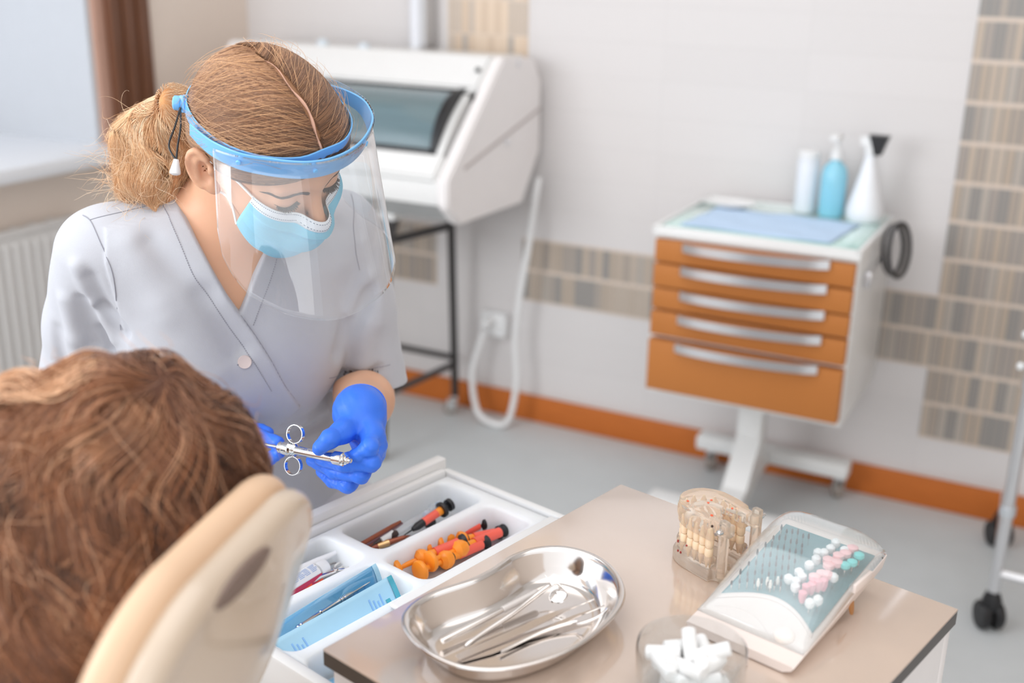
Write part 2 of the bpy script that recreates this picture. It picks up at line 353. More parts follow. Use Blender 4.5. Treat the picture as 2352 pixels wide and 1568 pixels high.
bmk('bottom_panel', bm, mat('grey_underside', srgb(176, 178, 178), .5), st)
# roll-top opening: inner cheeks, dark rim, curved tinted glass, tray
bm = bmesh.new()
cheek = [sl(.12, .0)] + [sl(.12+(L-.2)*t, -.002+.012*math.sin(math.pi*t)) for t in np.linspace(0, 1, 9)] + [(2.62, .84), (2.83, .98)]
bm.free()
for x0 in (XR-.07, XL+.05):
    bm = bmesh.new(); add_prism(bm, [(x0, y, z) for y, z in cheek], (.02, 0, 0)); bmk('inner_cheek', bm, MT['white'], st)
bm = bmesh.new(); arc = [(2.70+.155*math.cos(a)*-1, .93+.155*math.sin(a)*1.12) for a in np.linspace(-.05, 1.62, 16)]
arc2 = [(2.70-.151*math.cos(a), .93+.151*math.sin(a)*1.12) for a in np.linspace(1.62, -.05, 16)]
add_prism(bm, [(XL+.075, y+.035, z-.03) for y, z in arc+arc2], (XR-XL-.165, 0, 0)); bmk('roll_top_glass', bm, mat('teal_tinted_glass', srgb(104, 126, 132), .10, coat=1, noise=.3, nscale=3, stretch=(.5, 1, 14)), st)
bm = bmesh.new(); add_prism(bm, [(XR-.135, 2.50+.20*math.cos(a), .93+.20*math.sin(a)) for a in np.linspace(.2, 2.9, 14)], (.045, 0, 0))
arc3 = [(2.735-.162*math.cos(a), .90+.162*math.sin(a)*1.12) for a in np.linspace(-.02, 1.6, 14)]; arc4 = [(2.735-.135*math.cos(a), .90+.135*math.sin(a)*1.12) for a in np.linspace(1.6, -.02, 14)]
bm.free(); bm = bmesh.new()
for x0 in (XR-.092, XL+.07): add_prism(bm, [(x0, y, z) for y, z in arc3+arc4], (.022, 0, 0))
add_box(bm, XL+.05, XR-.05, 2.715, 2.75, 1.045, 1.073, bev=.003); bmk('black_rim', bm, MT['blackpl'], st)
box('black_rim', (XL+.08, XR-.085, 2.566, 2.60, .905, .938), MT['blackpl'], st, bev=.004)
slab('black_rim', .117, .134, -.03, .0005, XL+.06, XR-.072, MT['blackpl'], .003)
bm = bmesh.new(); add_box(bm, XL+.06, XR-.07, 2.60, 2.98, .80, .86); bmk('inner_chamber', bm, mat('dark_grey_chamber', srgb(60, 62, 72), .4), st)
bm = bmesh.new(); add_prism(bm, [(XL+.09, 2.548, .872), (XL+.09, 2.53, .885), (XL+.09, 2.545, .915), (XL+.09, 2.585, .915), (XL+.09, 2.59, .895)], (XR-XL-.20, 0, 0))
bmesh.ops.bevel(bm, geom=bm.edges[:], offset=.006, segments=3, affect='EDGES'); bmk('lid_handle', bm, MS, st)
for x, s in ((-1.555, .055), (-2.3, .055)):
    y, z = sl(s, .006); bm = bmesh.new(); add_lathe(bm, [(0, .006), (.006, .006), (.008, 0), (0, -.004)], 14, align((x, y, z), (x, y+ny, z+nz))); bmk('indicator_button', bm, MT['blackpl'], st)
for y, z in ((2.90, 1.14), (2.84, .93)):
    bm = bmesh.new(); add_lathe(bm, [(0, .004), (.009, .003), (.011, 0), (0, -.002)], 14, align((XR+.001, y, z), (XR+1, y, z))); bmk('screw', bm, MT['brushed'], st)
bm = bmesh.new(); add_prism(bm, [(XR, 2.60, .895), (XR, 3.045, 1.005), (XR, 3.045, .997), (XR, 2.60, .887)], (.003, 0, 0)); bmk('panel_seam', bm, mat('seam_grey', srgb(190, 182, 180), .5), st)
for x in (-2.2, -2.32):
    pz = sl(.06, .0)
for k, (x, h) in enumerate(((-2.14, .022), (-1.99, .018))):
    b_ = thing('small_cap', (x, 2.86, 1.156), ['pale bluish plastic cap on the sterilizer top, nearer the corner', 'pale grey plastic cap on the sterilizer top, nearer the pipe'][k], 'cap')
    lathe('cap_shell', [(0, 0), (.018, 0), (.016, h*.7), (.008, h), (0, h)], mat('pale_cap', srgb(214, 224, 232), .4), b_, M=T(x, 2.86, 1.1565))
pp = thing('wall_pipe', (-1.905, 3.0, 1.16), 'white vertical pipe rising behind the sterilizer beside the sandy mosaic', 'pipe')
tube('pipe_tube', [(-1.905, 3.02, 1.0), (-1.905, 3.02, 1.7)], .024, mat('white_pipe_paint', srgb(226, 228, 234), .4), pp, n=20)
bm = bmesh.new(); add_box(bm, -1.888, -1.864, 3.0, WY, 1.16, 1.6, bev=.004); bmk('grey_bracket', bm, mat('bracket_grey', srgb(196, 196, 198), .5), pp)
# stand
sd = thing('wheeled_stand', (-1.98, 2.77, 0), 'black steel frame stand on castors under the white sterilizer', 'stand')
def caster(x, y, z0, parent, ang=0, r=.022, wm=None, fm=None):
    c = tube('caster_fork', [(x, y, z0), (x, y, z0-.018)], .012, fm or MT['chrome'], parent, n=14)
    bm = bmesh.new()
    for s in (-1, 1):
        add_box(bm, -.002, .002, -.014, .014, -.034, .0, bev=.001, M=T(x, y, z0-.012, rz=ang) @ T(s*.013, .01, 0))
    add_box(bm, -.015, .015, -.012, .014, -.006, .0, bev=.001, M=T(x, y, z0-.012, rz=ang) @ T(0, .006, 0))
    bmk('fork_bracket', bm, fm or MT['chrome'], parent)
    Mw = T(x, y, 0, rz=ang) @ T(0, .014, r) @ Matrix.Rotation(math.pi/2, 4, 'Y')
    lathe('wheel', [(0, -.010), (r*.55, -.011), (r*.9, -.010), (r, -.006), (r, .006), (r*.9, .010), (r*.55, .011), (0, .010)], wm or mat('caster_rubber', srgb(150, 140, 132), .5), parent, n=24, M=Mw)
for x, sgn in ((-1.755, 1), (-2.25, -1)):
    tube('leg', [(x-.02*sgn, 2.63, .715), (x-.005*sgn, 2.62, .62), (x, 2.566, .065)], .013, MT['blackmt'], sd, n=12)
    tube('leg', [(x, 2.96, .715), (x, 2.987, .065)], .0125, MT['blackmt'], sd, n=12)
    tube('crossbar', [(x-.008*sgn, 2.625, .655), (x, 2.95, .635), (x, 2.965, .62)], .012, MT['blackmt'], sd)
    tube('crossbar', [(x, 2.585, .205), (x, 2.98, .175)], .011, MT['blackmt'], sd)
    bm = bmesh.new(); add_prism(bm, [(x-.02*sgn-.045, 2.62, .722), (x-.02*sgn+.045, 2.62, .722), (x-.012*sgn+.014, 2.62, .65), (x-.012*sgn-.014, 2.62, .65)], (0, .02, 0)); bmk('gusset', bm, MT['blackmt'], sd)
    caster(x, 2.566, .065, sd, .6); caster(x, 2.987, .065, sd, 2.0)
    bm = bmesh.new(); add_box(bm, x-.07, x+.03, 2.60, 2.66, .722, .742, bev=.003); bmk('mount_plate', bm, MT['white'], sd)
tube('crossbar', [(-1.755, 2.975, .20), (-2.25, 2.975, .20)], .010, MT['blackmt'], sd)
# white wire basket shelf of the stand
# socket and cord
so = thing('wall_socket', (-1.65, WY-.002, .31), 'white double wall socket low on the wall right of the stand', 'socket')
box('socket_plate', (-1.69, -1.60, WY-.035, WY-.001, .27, .35), MT['whitepl'], so, bev=.006)
lathe('plug', [(0, 0), (.018, 0), (.02, .02), (.012, .04), (0, .042)], MT['whitepl'], so, M=align((-1.655, WY-.035, .325), (-1.655, WY-.3, .31)))
pts = catmull([(-1.655, 3.0, .30), (-1.69, 2.985, .16), (-1.66, 2.965, .04), (-1.60, 2.955, .012), (-1.545, 2.96, .03), (-1.525, 2.975, .16), (-1.535, 2.98, .30), (-1.52, 2.98, .45), (-1.50, 2.99, .60), (-1.487, 3.0, .74), (-1.487, 3.02, .80)], 8)
tag(tube('power_cord', pts, .010, MT['whitepl'], n=10), 'white power cord hanging in a loop to the floor by the socket', 'cord')
# ------------------------------------------------------------------ drawer cart
CX0, CX1, CY0, CY1, CZ0, CZ1 = -.958, -.462, 2.60, 3.02, .365, .785
ct = thing('drawer_cart', ((CX0+CX1)/2, 2.82, 0), 'white cart with five orange-brown drawers and silver handles against the back wall', 'cart')
box('body', (CX0, CX1, CY0+.012, CY1, CZ0, CZ1), MT['white'], ct, bev=.006)
bm = bmesh.new(); add_box(bm, CX0-.004, CX1+.004, CY0-.006, CY1+.005, CZ1-.002, CZ1+.012, bev=.004)
for d in ((CX0-.004, CX0+.008, CY0-.006, CY1+.005), (CX1-.008, CX1+.004, CY0-.006, CY1+.005), (CX0, CX1, CY0-.006, CY0+.004), (CX0, CX1, CY1-.006, CY1+.005)): add_box(bm, *d, CZ1+.01, CZ1+.022, bev=.003)
bmk('top_tray', bm, MT['white'], ct)
zs = [(.718, .774), (.656, .713), (.598, .651), (.530, .592), (.385, .518)]
for i, (z0, z1) in enumerate(zs):
    out = [0, .004, 0, .004, .010][i]
    d_ = box('drawer', (CX0+.006, CX1-.006, CY0-.008-out, CY0+.014, z0, z1), MT['cart_brown'], ct, bev=.002)
    hz = [.763, .706, .642, .582, .510][i]; n = 14; bm = bmesh.new(); yb = CY0-.010-out
    top = []; 
    for k in range(n+1):
        t = k/n; x = -.878+.354*t; top.append((x, yb-.008-.024*math.sin(math.pi*t)**.6, hz-.006*math.sin(math.pi*t)*0+.006*t))
    prev = None
    for x, y, z in top:
        r_ = [bm.verts.new((x, y-.002, z-.011)), bm.verts.new((x, y-.002, z+.011)), bm.verts.new((x, y+.006, z+.009)), bm.verts.new((x, y+.006, z-.009))]
        if prev:
            for a in range(4): bm.faces.new((prev[a], prev[(a+1) % 4], r_[(a+1) % 4], r_[a]))
        else: bm.faces.new(r_)
        prev = r_
    bm.faces.new(prev[::-1]); h_ = bmk('handle', bm, MT['brushed'], d_)
bm = bmesh.new(); add_box(bm, -.768, -.698, 2.80, 2.86, .10, CZ0+.01, bev=.01); bmk('pedestal', bm, MT['white'], ct)
bm = bmesh.new()
add_prism(bm, [(-.765, 2.80, .21), (-.765, 2.86, .12), (-.765, 2.72, .055), (-.765, 2.60, .055), (-.765, 2.60, .08), (-.765, 2.70, .10)], (.066, 0, 0))
bmk('base_leg', bm, MT['white'], ct)
box('base_beam', (-.925, -.49, 2.95, 3.01, .075, .118), MT['white'], ct, bev=.008)
box('base_link', (-.760, -.706, 2.84, 2.96, .075, .115), MT['white'], ct, bev=.006)
box('base_beam', (-.93, -.48, 2.56, 2.63, .055, .09), MT['white'], ct, bev=.008)
for x, y in ((-.885, 2.985), (-.515, 2.985), (-.89, 2.59), (-.52, 2.59)): caster(x, y, .066 if y < 2.7 else .078, ct, .5, r=.021 if y < 2.7 else .024, fm=MT['chrome'])
TZ = CZ1+.0125
tag(box('glass_sheet', (CX0+.012, CX1-.012, CY0+.008, CY1-.01, TZ, TZ+.006), mat('pale_green_glass', srgb(196, 232, 226), .08, coat=1, noise=.02), bev=.001), 'pale green glass sheet lying on the drawer cart top', 'glass sheet')
bm = bmesh.new()
V = []; F = []; nx, ny_ = 24, 16
for j in range(ny_+1):
    for i in range(nx+1):
        V.append((CX0+.05+.37*i/nx+.02*j/ny_, CY0+.035+.25*j/ny_, TZ+.0095+.0012*math.sin(i*.9)*math.sin(j*.7)+.001*math.sin(i*.35+j)))
for j in range(ny_):
    for i in range(nx): a = j*(nx+1)+i; F.append((a, a+1, a+nx+2, a+nx+1))
bm.free(); o = mk('paper_drape', V, F, mat('light_blue_paper', srgb(196, 220, 246), .85, noise=.02)); s_ = o.modifiers.new('s', 'SOLIDIFY'); s_.thickness = .0006
tag(o, 'light blue paper sheet lying on the glass of the drawer cart', 'paper')
dsh = thing('shallow_dish', (-.87, 2.90, TZ+.006), 'small white oval dish at the back left of the cart top', 'dish')
lathe('dish_bowl', [(0, 0), (.035, 0), (.055, .010), (.058, .014), (.05, .011), (.033, .004), (0, .004)], MT['whitepl'], dsh, M=T(-.87, 2.915, TZ+.0062) @ Matrix.Diagonal((1.25, .9, 1, 1)))
# bottles
ZB = TZ+.0065
b1 = thing('disinfectant_canister', (-.683, 2.965, ZB), 'narrow white canister with a lid, left of the blue bottle on the cart', 'bottle')
lathe('body', [(0, 0), (.027, 0), (.028, .004), (.028, .135), (.024, .142), (0, .142)], mat('white_canister', srgb(224, 228, 234), .4), b1, M=T(-.683, 2.965, ZB))
lathe('lid', [(0, .141), (.027, .141), (.027, .157), (.022, .160), (0, .160)], MT['whitepl'], b1, M=T(-.683, 2.965, ZB))
b2 = thing('pump_bottle', (-.612, 2.955, ZB), 'light blue liquid bottle with a white pump top on the cart', 'bottle')
lathe('body', [(0, 0), (.030, 0), (.033, .006), (.033, .105), (.028, .126), (.013, .14), (.011, .146), (0, .146)], mat('light_blue_bottle', srgb(140, 205, 226), .25, sss=.1, coat=.4), b2, M=T(-.612, 2.955, ZB))
lathe('pump_collar', [(0, .145), (.015, .145), (.014, .165), (.006, .175), (.005, .20), (0, .20)], MT['whitepl'], b2, M=T(-.612, 2.955, ZB))
box('pump_head', (-.622, -.600, 2.90, 2.965, ZB+.197, ZB+.210), MT['whitepl'], b2, bev=.004)
b3 = thing('spray_bottle', (-.525, 2.94, ZB), 'white cone-shaped spray bottle with a black trigger head on the cart', 'bottle')
lathe('body', [(0, 0), (.040, 0), (.045, .008), (.046, .03), (.036, .065), (.021, .125), (.014, .158), (.014, .172), (0, .172)], mat('white_spray_bottle', srgb(236, 238, 242), .35), b3, M=T(-.525, 2.94, ZB))
lathe('trigger_collar', [(0, .168), (.017, .168), (.018, .183), (.012, .19), (0, .19)], MT['whitepl'], b3, M=T(-.525, 2.94, ZB))
bm = bmesh.new(); add_prism(bm, [(-.525, 2.925, ZB+.186), (-.55, 2.925, ZB+.190), (-.552, 2.925, ZB+.212), (-.50, 2.925, ZB+.212), (-.495, 2.925, ZB+.20), (-.508, 2.925, ZB+.186)], (0, .028, 0))
bmk('spray_head', bm, MT['whitepl'], b3)
bm = bmesh.new(); add_prism(bm, [(-.515, 2.922, ZB+.168), (-.50, 2.922, ZB+.168), (-.484, 2.922, ZB+.216), (-.532, 2.922, ZB+.216), (-.526, 2.922, ZB+.20)], (0, .032, 0)); bmk('trigger', bm, MT['blackpl'], b3)
# black cable coil hanging on the cart side
cc = thing('coiled_cable', (CX1+.03, 2.84, .72), 'black and grey cable coil hanging on the right side of the drawer cart', 'cable')
for k in range(3):
    pts = [(CX1+.018+.008*k+.03*(.5+.5*math.cos(a+.6)), 2.84+(.066+.004*k)*math.cos(a), .762+(.060+.003*k)*math.sin(a)) for a in np.linspace(0, 2*math.pi, 30, endpoint=False)]
    tube('cable_loop', pts, .0048 if k != 1 else .0035, MT['blackpl'] if k != 1 else mat('grey_cable', srgb(150, 146, 144), .4), cc, n=8, closed=True)
tube('rail', [(CX1+.016, 2.66, .735), (CX1+.016, 2.97, .785)], .005, MT['brushed'], cc, n=8)
for hb_ in ((CX1+.0045, CX1+.018, 2.95, 2.975, .775, .797), (CX1+.0045, CX1+.02, 2.655, 2.675, .705, .745)):
    bm = bmesh.new(); add_box(bm, *hb_, bev=.002); bmk('hook', bm, MT['brushed'], cc)
# ------------------------------------------------------------------ rolling pole stand at the right edge
rs = thing('rolling_equipment_stand', (.05, 2.5, 0), 'silver pole stand on black castors at the right edge', 'stand')
tube('post', [(-.068, 2.505, .088), (-.068, 2.505, .60)], .0135, MT['brushed'], rs, n=18)
tube('post', [(-.068, 2.505, .58), (-.068, 2.505, 1.3)], .0165, MT['brushed'], rs, n=18)
lathe('collar', [(0, 0), (.0175, 0), (.0175, .02), (0, .02)], mat('pale_collar', srgb(210, 215, 220), .3, metal=.6), rs, M=T(-.068, 2.505, .285))
for z, r_ in ((.63, .009), (.70, .009)):
    lathe('knob', [(0, 0), (r_*.6, .003), (r_, .009), (r_*.7, .016), (0, .018)], mat('pale_knob', srgb(230, 232, 232), .3), rs, M=align((-.082, 2.50, z), (-.16, 2.47, z)))
bm = bmesh.new(); add_box(bm, -.05, .62, 2.48, 2.53, .55, .72, bev=.01); bmk('equipment_tray', bm, mat('pale_tray', srgb(214, 216, 218), .35, metal=.3), rs)
tube('crossbar', [(-.068, 2.505, .14), (.6, 2.505, .14)], .011, MT['brushed'], rs); tube('crossbar', [(-.068, 2.505, .14), (-.09, 2.93, .14)], .011, MT['brushed'], rs)
tube('post', [(.60, 2.505, .088), (.60, 2.505, 1.3)], .0135, MT['brushed'], rs, n=14)
for x, y in ((-.068, 2.505), (-.09, 2.93), (.6, 2.505)):
    lathe('caster_fork', [(0, .05), (.020, .05), (.022, .072), (.012, .098), (0, .098)], MT['blackpl'], rs, M=T(x, y, 0), n=18)
    for s in (-1, 1):
        lathe('wheel', [(0, 0), (.030, 0), (.033, .004), (.033, .016), (.028, .021), (0, .022)], MT['blackpl'], rs, n=24, M=T(x, y, .033, rz=.5) @ T(s*.005-(.022 if s < 0 else 0), 0, 0) @ Matrix.Rotation(math.pi/2, 4, 'Y'))
# ================================================================== SDF MODELLING
def s_ell(p, c, r, R=None):
    q = p-np.asarray(c)
    if R is not None: q = q @ np.asarray(R)          # columns of R = local axes in world
    r = np.asarray(r, float); k0 = np.linalg.norm(q/r, axis=1); k1 = np.linalg.norm(q/(r*r), axis=1)+1e-9
    return k0*(k0-1)/k1
def s_cap(p, a, b, ra, rb):
    a = np.asarray(a, float); b = np.asarray(b, float); ba = b-a; h = np.clip(((p-a)@ba)/(ba@ba+1e-12), 0, 1)
    return np.linalg.norm(p-a-h[:, None]*ba, axis=1)-(ra+(rb-ra)*h)
def s_chain(p, pts, rs, k=0.0):
    d = None
    for i in range(len(pts)-1):
        e = s_cap(p, pts[i], pts[i+1], rs[i], rs[i+1]); d = e if d is None else smin(d, e, k)
    return d
def s_box(p, c, b, R=None, r=0):
    q = p-np.asarray(c)
    if R is not None: q = q @ np.asarray(R)
    q = np.abs(q)-(np.asarray(b)-r); return np.linalg.norm(np.maximum(q, 0), axis=1)+np.minimum(q.max(1), 0)-r
def smin(a, b, k):
    if k <= 0: return np.minimum(a, b)
    h = np.maximum(k-np.abs(a-b), 0)/k; return np.minimum(a, b)-h*h*k/4
def smax(a, b, k): return -smin(-a, -b, k)
def seg_d(p, a, b):
    a = np.asarray(a, float); b = np.asarray(b, float); ba = b-a; h = np.clip(((p-a)@ba)/(ba@ba+1e-12), 0, 1)
    return np.linalg.norm(p-a-h[:, None]*ba, axis=1)
def ev(f, p, ch=400000):
    return np.concatenate([f(p[i:i+ch]) for i in range(0, len(p), ch)]) if len(p) else np.zeros(0)
def grad(f, p, e=6e-4):
    g = np.stack([ev(f, p+np.eye(3)[i]*e)-ev(f, p-np.eye(3)[i]*e) for i in range(3)], 1); return g/(np.linalg.norm(g, axis=1, keepdims=True)+1e-12)
def sdf_mesh(f, lo, hi, h, B=8, marg=1.25, newton=1):
    """sparse surface nets: returns vertices and quads"""
    lo = np.asarray(lo, float); hi = np.asarray(hi, float); nb = np.ceil((hi-lo)/(h*B)).astype(int)
    gi = np.stack(np.meshgrid(*[np.arange(n) for n in nb], indexing='ij'), -1).reshape(-1, 3)
    d = ev(f, lo+(gi+.5)*h*B); gi = gi[np.abs(d) < h*B*.87*marg+.002]
    N = (nb*B+2).astype(np.int64)
    key = lambda q: (q[..., 0]*N[1]+q[..., 1])*N[2]+q[..., 2]
    loc = np.stack(np.meshgrid(*[np.arange(B+1)]*3, indexing='ij'), -1).reshape(-1, 3)
    K, VP, EK, EA, ES = [], [], [], [], []
    for s in range(0, len(gi), 600):
        g = gi[s:s+600]; pt = (g[:, None, :]*B+loc[None]).reshape(-1, 3); v = ev(f, lo+pt*h).reshape(len(g), B+1, B+1, B+1)
        sg = v < 0; c = np.zeros((len(g), B, B, B), int)
        for a in (0, 1):
            for b in (0, 1):
                for e in (0, 1): c += sg[:, a:B+a, b:B+b, e:B+e]
        bi, i, j, k = np.nonzero((c > 0) & (c < 8))
        if len(bi) == 0: continue
        acc = np.zeros((len(bi), 3)); cnt = np.zeros(len(bi))
        for ax in range(3):
            for p_ in (0, 1):
                for q_ in (0, 1):
                    o = [0, 0, 0]; o[(ax+1) % 3] = p_; o[(ax+2) % 3] = q_; o2 = list(o); o2[ax] = 1
                    a = v[bi, i+o[0], j+o[1], k+o[2]]; b = v[bi, i+o2[0], j+o2[1], k+o2[2]]; m = (a < 0) != (b < 0)
                    t = a/np.where(m, a-b, 1); q = np.tile(np.array(o, float), (len(bi), 1)); q[:, ax] = t
                    acc[m] += q[m]; cnt[m] += 1
        base = g[bi]*B+np.stack([i, j, k], 1)
        K.append(key(base)); VP.append(lo+(base+acc/cnt[:, None])*h)
        for ax in range(3):
            sl0 = [slice(None)]+[slice(0, B)]*3; sl1 = list(sl0); sl1[ax+1] = slice(1, B+1)
            A = sg[tuple(sl0)]; Bv = sg[tuple(sl1)]; m = np.nonzero(A != Bv)
            q = g[m[0]]*B+np.stack(m[1:], 1); EK.append(key(q)); EA.append(np.full(len(q), ax)); ES.append(A[m])
    K = np.concatenate(K); VP = np.concatenate(VP); o = np.argsort(K); K = K[o]; VP = VP[o]
    EK = np.concatenate(EK); EA = np.concatenate(EA); ES = np.concatenate(ES)
    u_, ix = np.unique(EK*3+EA, return_index=True); EK, EA, ES = EK[ix], EA[ix], ES[ix]
    st_ = np.array([N[1]*N[2], N[2], 1]); F = []
    for ax in range(3):
        m = EA == ax; e = EK[m]; s = ES[m]; b_, c_ = st_[(ax+1) % 3], st_[(ax+2) % 3]
        ks = np.stack([e, e-b_, e-b_-c_, e-c_], 1); idx = np.searchsorted(K, ks); idx = np.minimum(idx, len(K)-1)
        ok = (K[idx] == ks).all(1); idx = idx[ok]; s = s[ok]; idx[s] = idx[s][:, ::-1]; F.append(idx)
    F = np.concatenate(F)[:, ::-1]
    for _ in range(newton):
        dd = ev(f, VP); VP = VP-grad(f, VP, h*.5)*np.clip(dd, -h, h)[:, None]
    return VP, F.astype(np.int64)
def hit(f, x, y, d0=.9, d1=2.3):
    r_ = ray(x, y); d = d0; n = np.linalg.norm(r_)
    for _ in range(160):
        v = float(f((CAMP+r_*d)[None])[0])
        if v < 4e-4: return CAMP+r_*d
        d += max(v*.8, 3e-4)/n
        if d > d1: break
    return None
def strands(f, starts, dirfn, steps, step, off, rad, name, m, parent, tone=None, pull=1.0, tip=.3, lift=None):
    """walk hair along a surface: dirfn(p, normal, k, idx) gives a direction; offset above the surface"""
    p = starts.copy(); n = len(p); idx = np.arange(n); off = np.broadcast_to(off, n).copy(); path = []; rad = np.broadcast_to(rad, n)
    for k in range(steps):
        g = grad(f, p, 2e-3); d = ev(f, p)
        tgt = off if lift is None else off+lift(k/(steps-1), idx)
        p = p+g*((tgt-d)*pull)[:, None]; path.append(p.copy())
        v = dirfn(p, g, k, idx); v = v-g*np.minimum((v*g).sum(1), 0)[:, None]; v /= np.linalg.norm(v, axis=1, keepdims=True)+1e-9
        p = p+v*(step if np.isscalar(step) else step[:, None])
    return tubes(np.stack(path, 1), rad, name, m, parent, tone, tip)
def tubes(path, rad, name, m, parent, tone=None, tip=.3, sides=3):
    n, S, _ = path.shape; t = np.gradient(path, axis=1); t /= np.linalg.norm(t, axis=2, keepdims=True)+1e-9
    ref = np.tile(np.array([.31, .52, .79]), (n, S, 1)); a = np.cross(t, ref); a /= np.linalg.norm(a, axis=2, keepdims=True)+1e-9; b = np.cross(t, a)
    prof = np.interp(np.linspace(0, 1, S), [0, .1, .7, 1], [.6, 1, .9, tip]); rr = np.broadcast_to(rad, n)[:, None]*prof[None]
    V = np.stack([path+rr[..., None]*(math.cos(x)*a+math.sin(x)*b) for x in [2*math.pi*q/sides for q in range(sides)]], 2)
    base = (np.arange(n)[:, None]*S+np.arange(S-1)[None])*sides; F = []
    for q in range(sides):
        q2 = (q+1) % sides; F.append(np.stack([base+q, base+q2, base+sides+q2, base+sides+q], -1).reshape(-1, 4))
    at = None
    if tone is not None: at = np.repeat(np.broadcast_to(tone, n), S*sides)
    return mk(name, V.reshape(-1, 3), np.concatenate(F), m, parent, attr=at)
# ================================================================== FOREGROUND CABINET
CM = T(-.611, .78, 0, rz=math.atan2(-.2285, .9735)); CMn = np.array(CM)
def cab(u, v, z): return (CMn @ np.array([u, v, z, 1.]))[:3]
W_, D_, TOP, RIM = .445, .505, .78, .72
cb_ = thing('dental_cabinet', (0, 0, 0), 'beige-topped low cabinet in the foreground with its drawer pulled open', 'cabinet', M=CM)
M_TOP = mat('beige_marbled_laminate', srgb(205, 184, 168), .22, noise=.08, nscale=6, coat=1, coat_ior=2.3, coat_r=.10, stretch=(1, 1.6, 1))
M_EDGE = mat('dark_edge_band', srgb(72, 66, 62), .35, noise=.05)
bm = bmesh.new(); add_box(bm, -.0, W_, 0, D_, TOP-.0035, TOP, bev=.0015); bmk('countertop', bm, M_TOP, cb_, M=CM)
bm = bmesh.new(); add_box(bm, .0005, W_-.0005, .0005, D_-.0005, TOP-.019, TOP-.0036); bmk('edge_band', bm, M_EDGE, cb_, M=CM, smooth=False)
ML = MT['white_laminate']
bm = bmesh.new(); add_box(bm, .012, W_-.004, .003, .019, .06, TOP-.0195, bev=.001); bmk('side_panel', bm, ML, cb_, M=CM)
bm = bmesh.new(); add_box(bm, .012, W_-.004, D_-.019, D_-.003, .06, TOP-.0195, bev=.001); bmk('side_panel', bm, ML, cb_, M=CM)
bm = bmesh.new(); add_box(bm, W_-.018, W_-.004, .02, D_-.02, .06, TOP-.0195); bmk('back_panel', bm, ML, cb_, M=CM)
bm = bmesh.new(); add_box(bm, .012, W_-.02, .02, D_-.02, .06, .08); bmk('bottom_panel', bm, ML, cb_, M=CM)
for z0, z1 in ((.07, .225), (.229, .385), (.389, .545)):
    d_ = bmk('drawer', (lambda b: (add_box(b, -.008, .010, .004, D_-.004, z0, z1, bev=.002), b)[1])(bmesh.new()), ML, cb_, M=CM)
    tube('handle', [cab(-.010, .15, z1-.03), cab(-.028, .16, z1-.03), cab(-.028, .345, z1-.03), cab(-.010, .355, z1-.03)], .005, MT['brushed'], d_)
for u_ in (.05, W_-.05):
    for v_ in (.05, D_-.05): lathe('foot', [(0, 0), (.02, 0), (.02, .06), (0, .06)], MT['blackpl'], cb_, M=CM @ T(u_, v_, 0))
dr = bmk('drawer', (lambda b: (add_box(b, -.287, .13, .024, .462, .60, .606), b)[1])(bmesh.new()), ML, cb_, M=CM)
def dpart(nm, u0, u1, v0, v1, z0, z1, m=MT['white'], bev=.002):
    bm = bmesh.new(); add_box(bm, u0, u1, v0, v1, z0, z1, bev=bev); return bmk(nm, bm, m, dr, M=CM)
dpart('drawer_front', -.306, -.288, .004, D_-.030, .552, .737, MT['white'], .003)
dpart('front_rail', -.2875, -.276, .024, .462, .66, RIM+.006, MT['white'], .003)
dpart('side_wall', -.2875, .13, .008, .023, .606, RIM+.003, MT['white'], .004); dpart('side_wall', -.2875, .13, .4625, .4755, .606, RIM+.003, MT['white'], .004)
# organizer insert
CR = CMn[:3, :3]
cups = [((-.2235, .343), (.041, .098)), ((-.2235, .127), (.041, .096)), ((-.1275, .333), (.040, .101)), ((-.1275, .1245), (.040, .0955)), ((-.02, .34), (.052, .10)), ((-.02, .121), (.050, .094))]
OD = .043
def org(p):
    q = (p-np.array([-.611, .78, 0])) @ CR; d = s_box(q, (-.10, .2425, RIM-.0235), (.172, .2165, .0235), r=.004)
    for (cu_, cv), (hu, hv) in cups:
        t = (RIM+.02-q[:, 2]); sh = np.clip((RIM-q[:, 2])*.10, 0, .01)
        x = np.abs(q[:, 0]-cu_)-(hu-sh-.016); y = np.abs(q[:, 1]-cv)-(hv-sh-.016)
        e = np.sqrt(np.maximum(x, 0)**2+np.maximum(y, 0)**2)+np.minimum(np.maximum(x, y), 0)-.016
        e = smax(e, (RIM-OD)-q[:, 2], .008); d = smax(d, -e, .005)
    return d
og = thing('drawer_organizer', (0, 0, 0), 'frosted white compartment tray filling the open drawer', 'tray', M=CM @ T(-.10, .24, RIM-.047))
c8 = [cab(u, v, z) for u in (-.30, .09) for v in (.0, .48) for z in (RIM-.055, RIM+.006)]
V, F = sdf_mesh(org, np.min(c8, 0), np.max(c8, 0), .0022); mk('compartment_tray', V, F, MT['organizer'], og)
bm = bmesh.new(); add_box(bm, -.076, .0, .160, .455, RIM+.0005, RIM+.0065, bev=.0028, seg=3); tag(bmk('tray_lid', bm, MT['white'], M=CM), 'glossy white rounded cover over the inner organizer row, half under the cabinet top', 'lid')
FL = RIM-OD+.001
def opx(x, y, z): return onz(x, y, z)
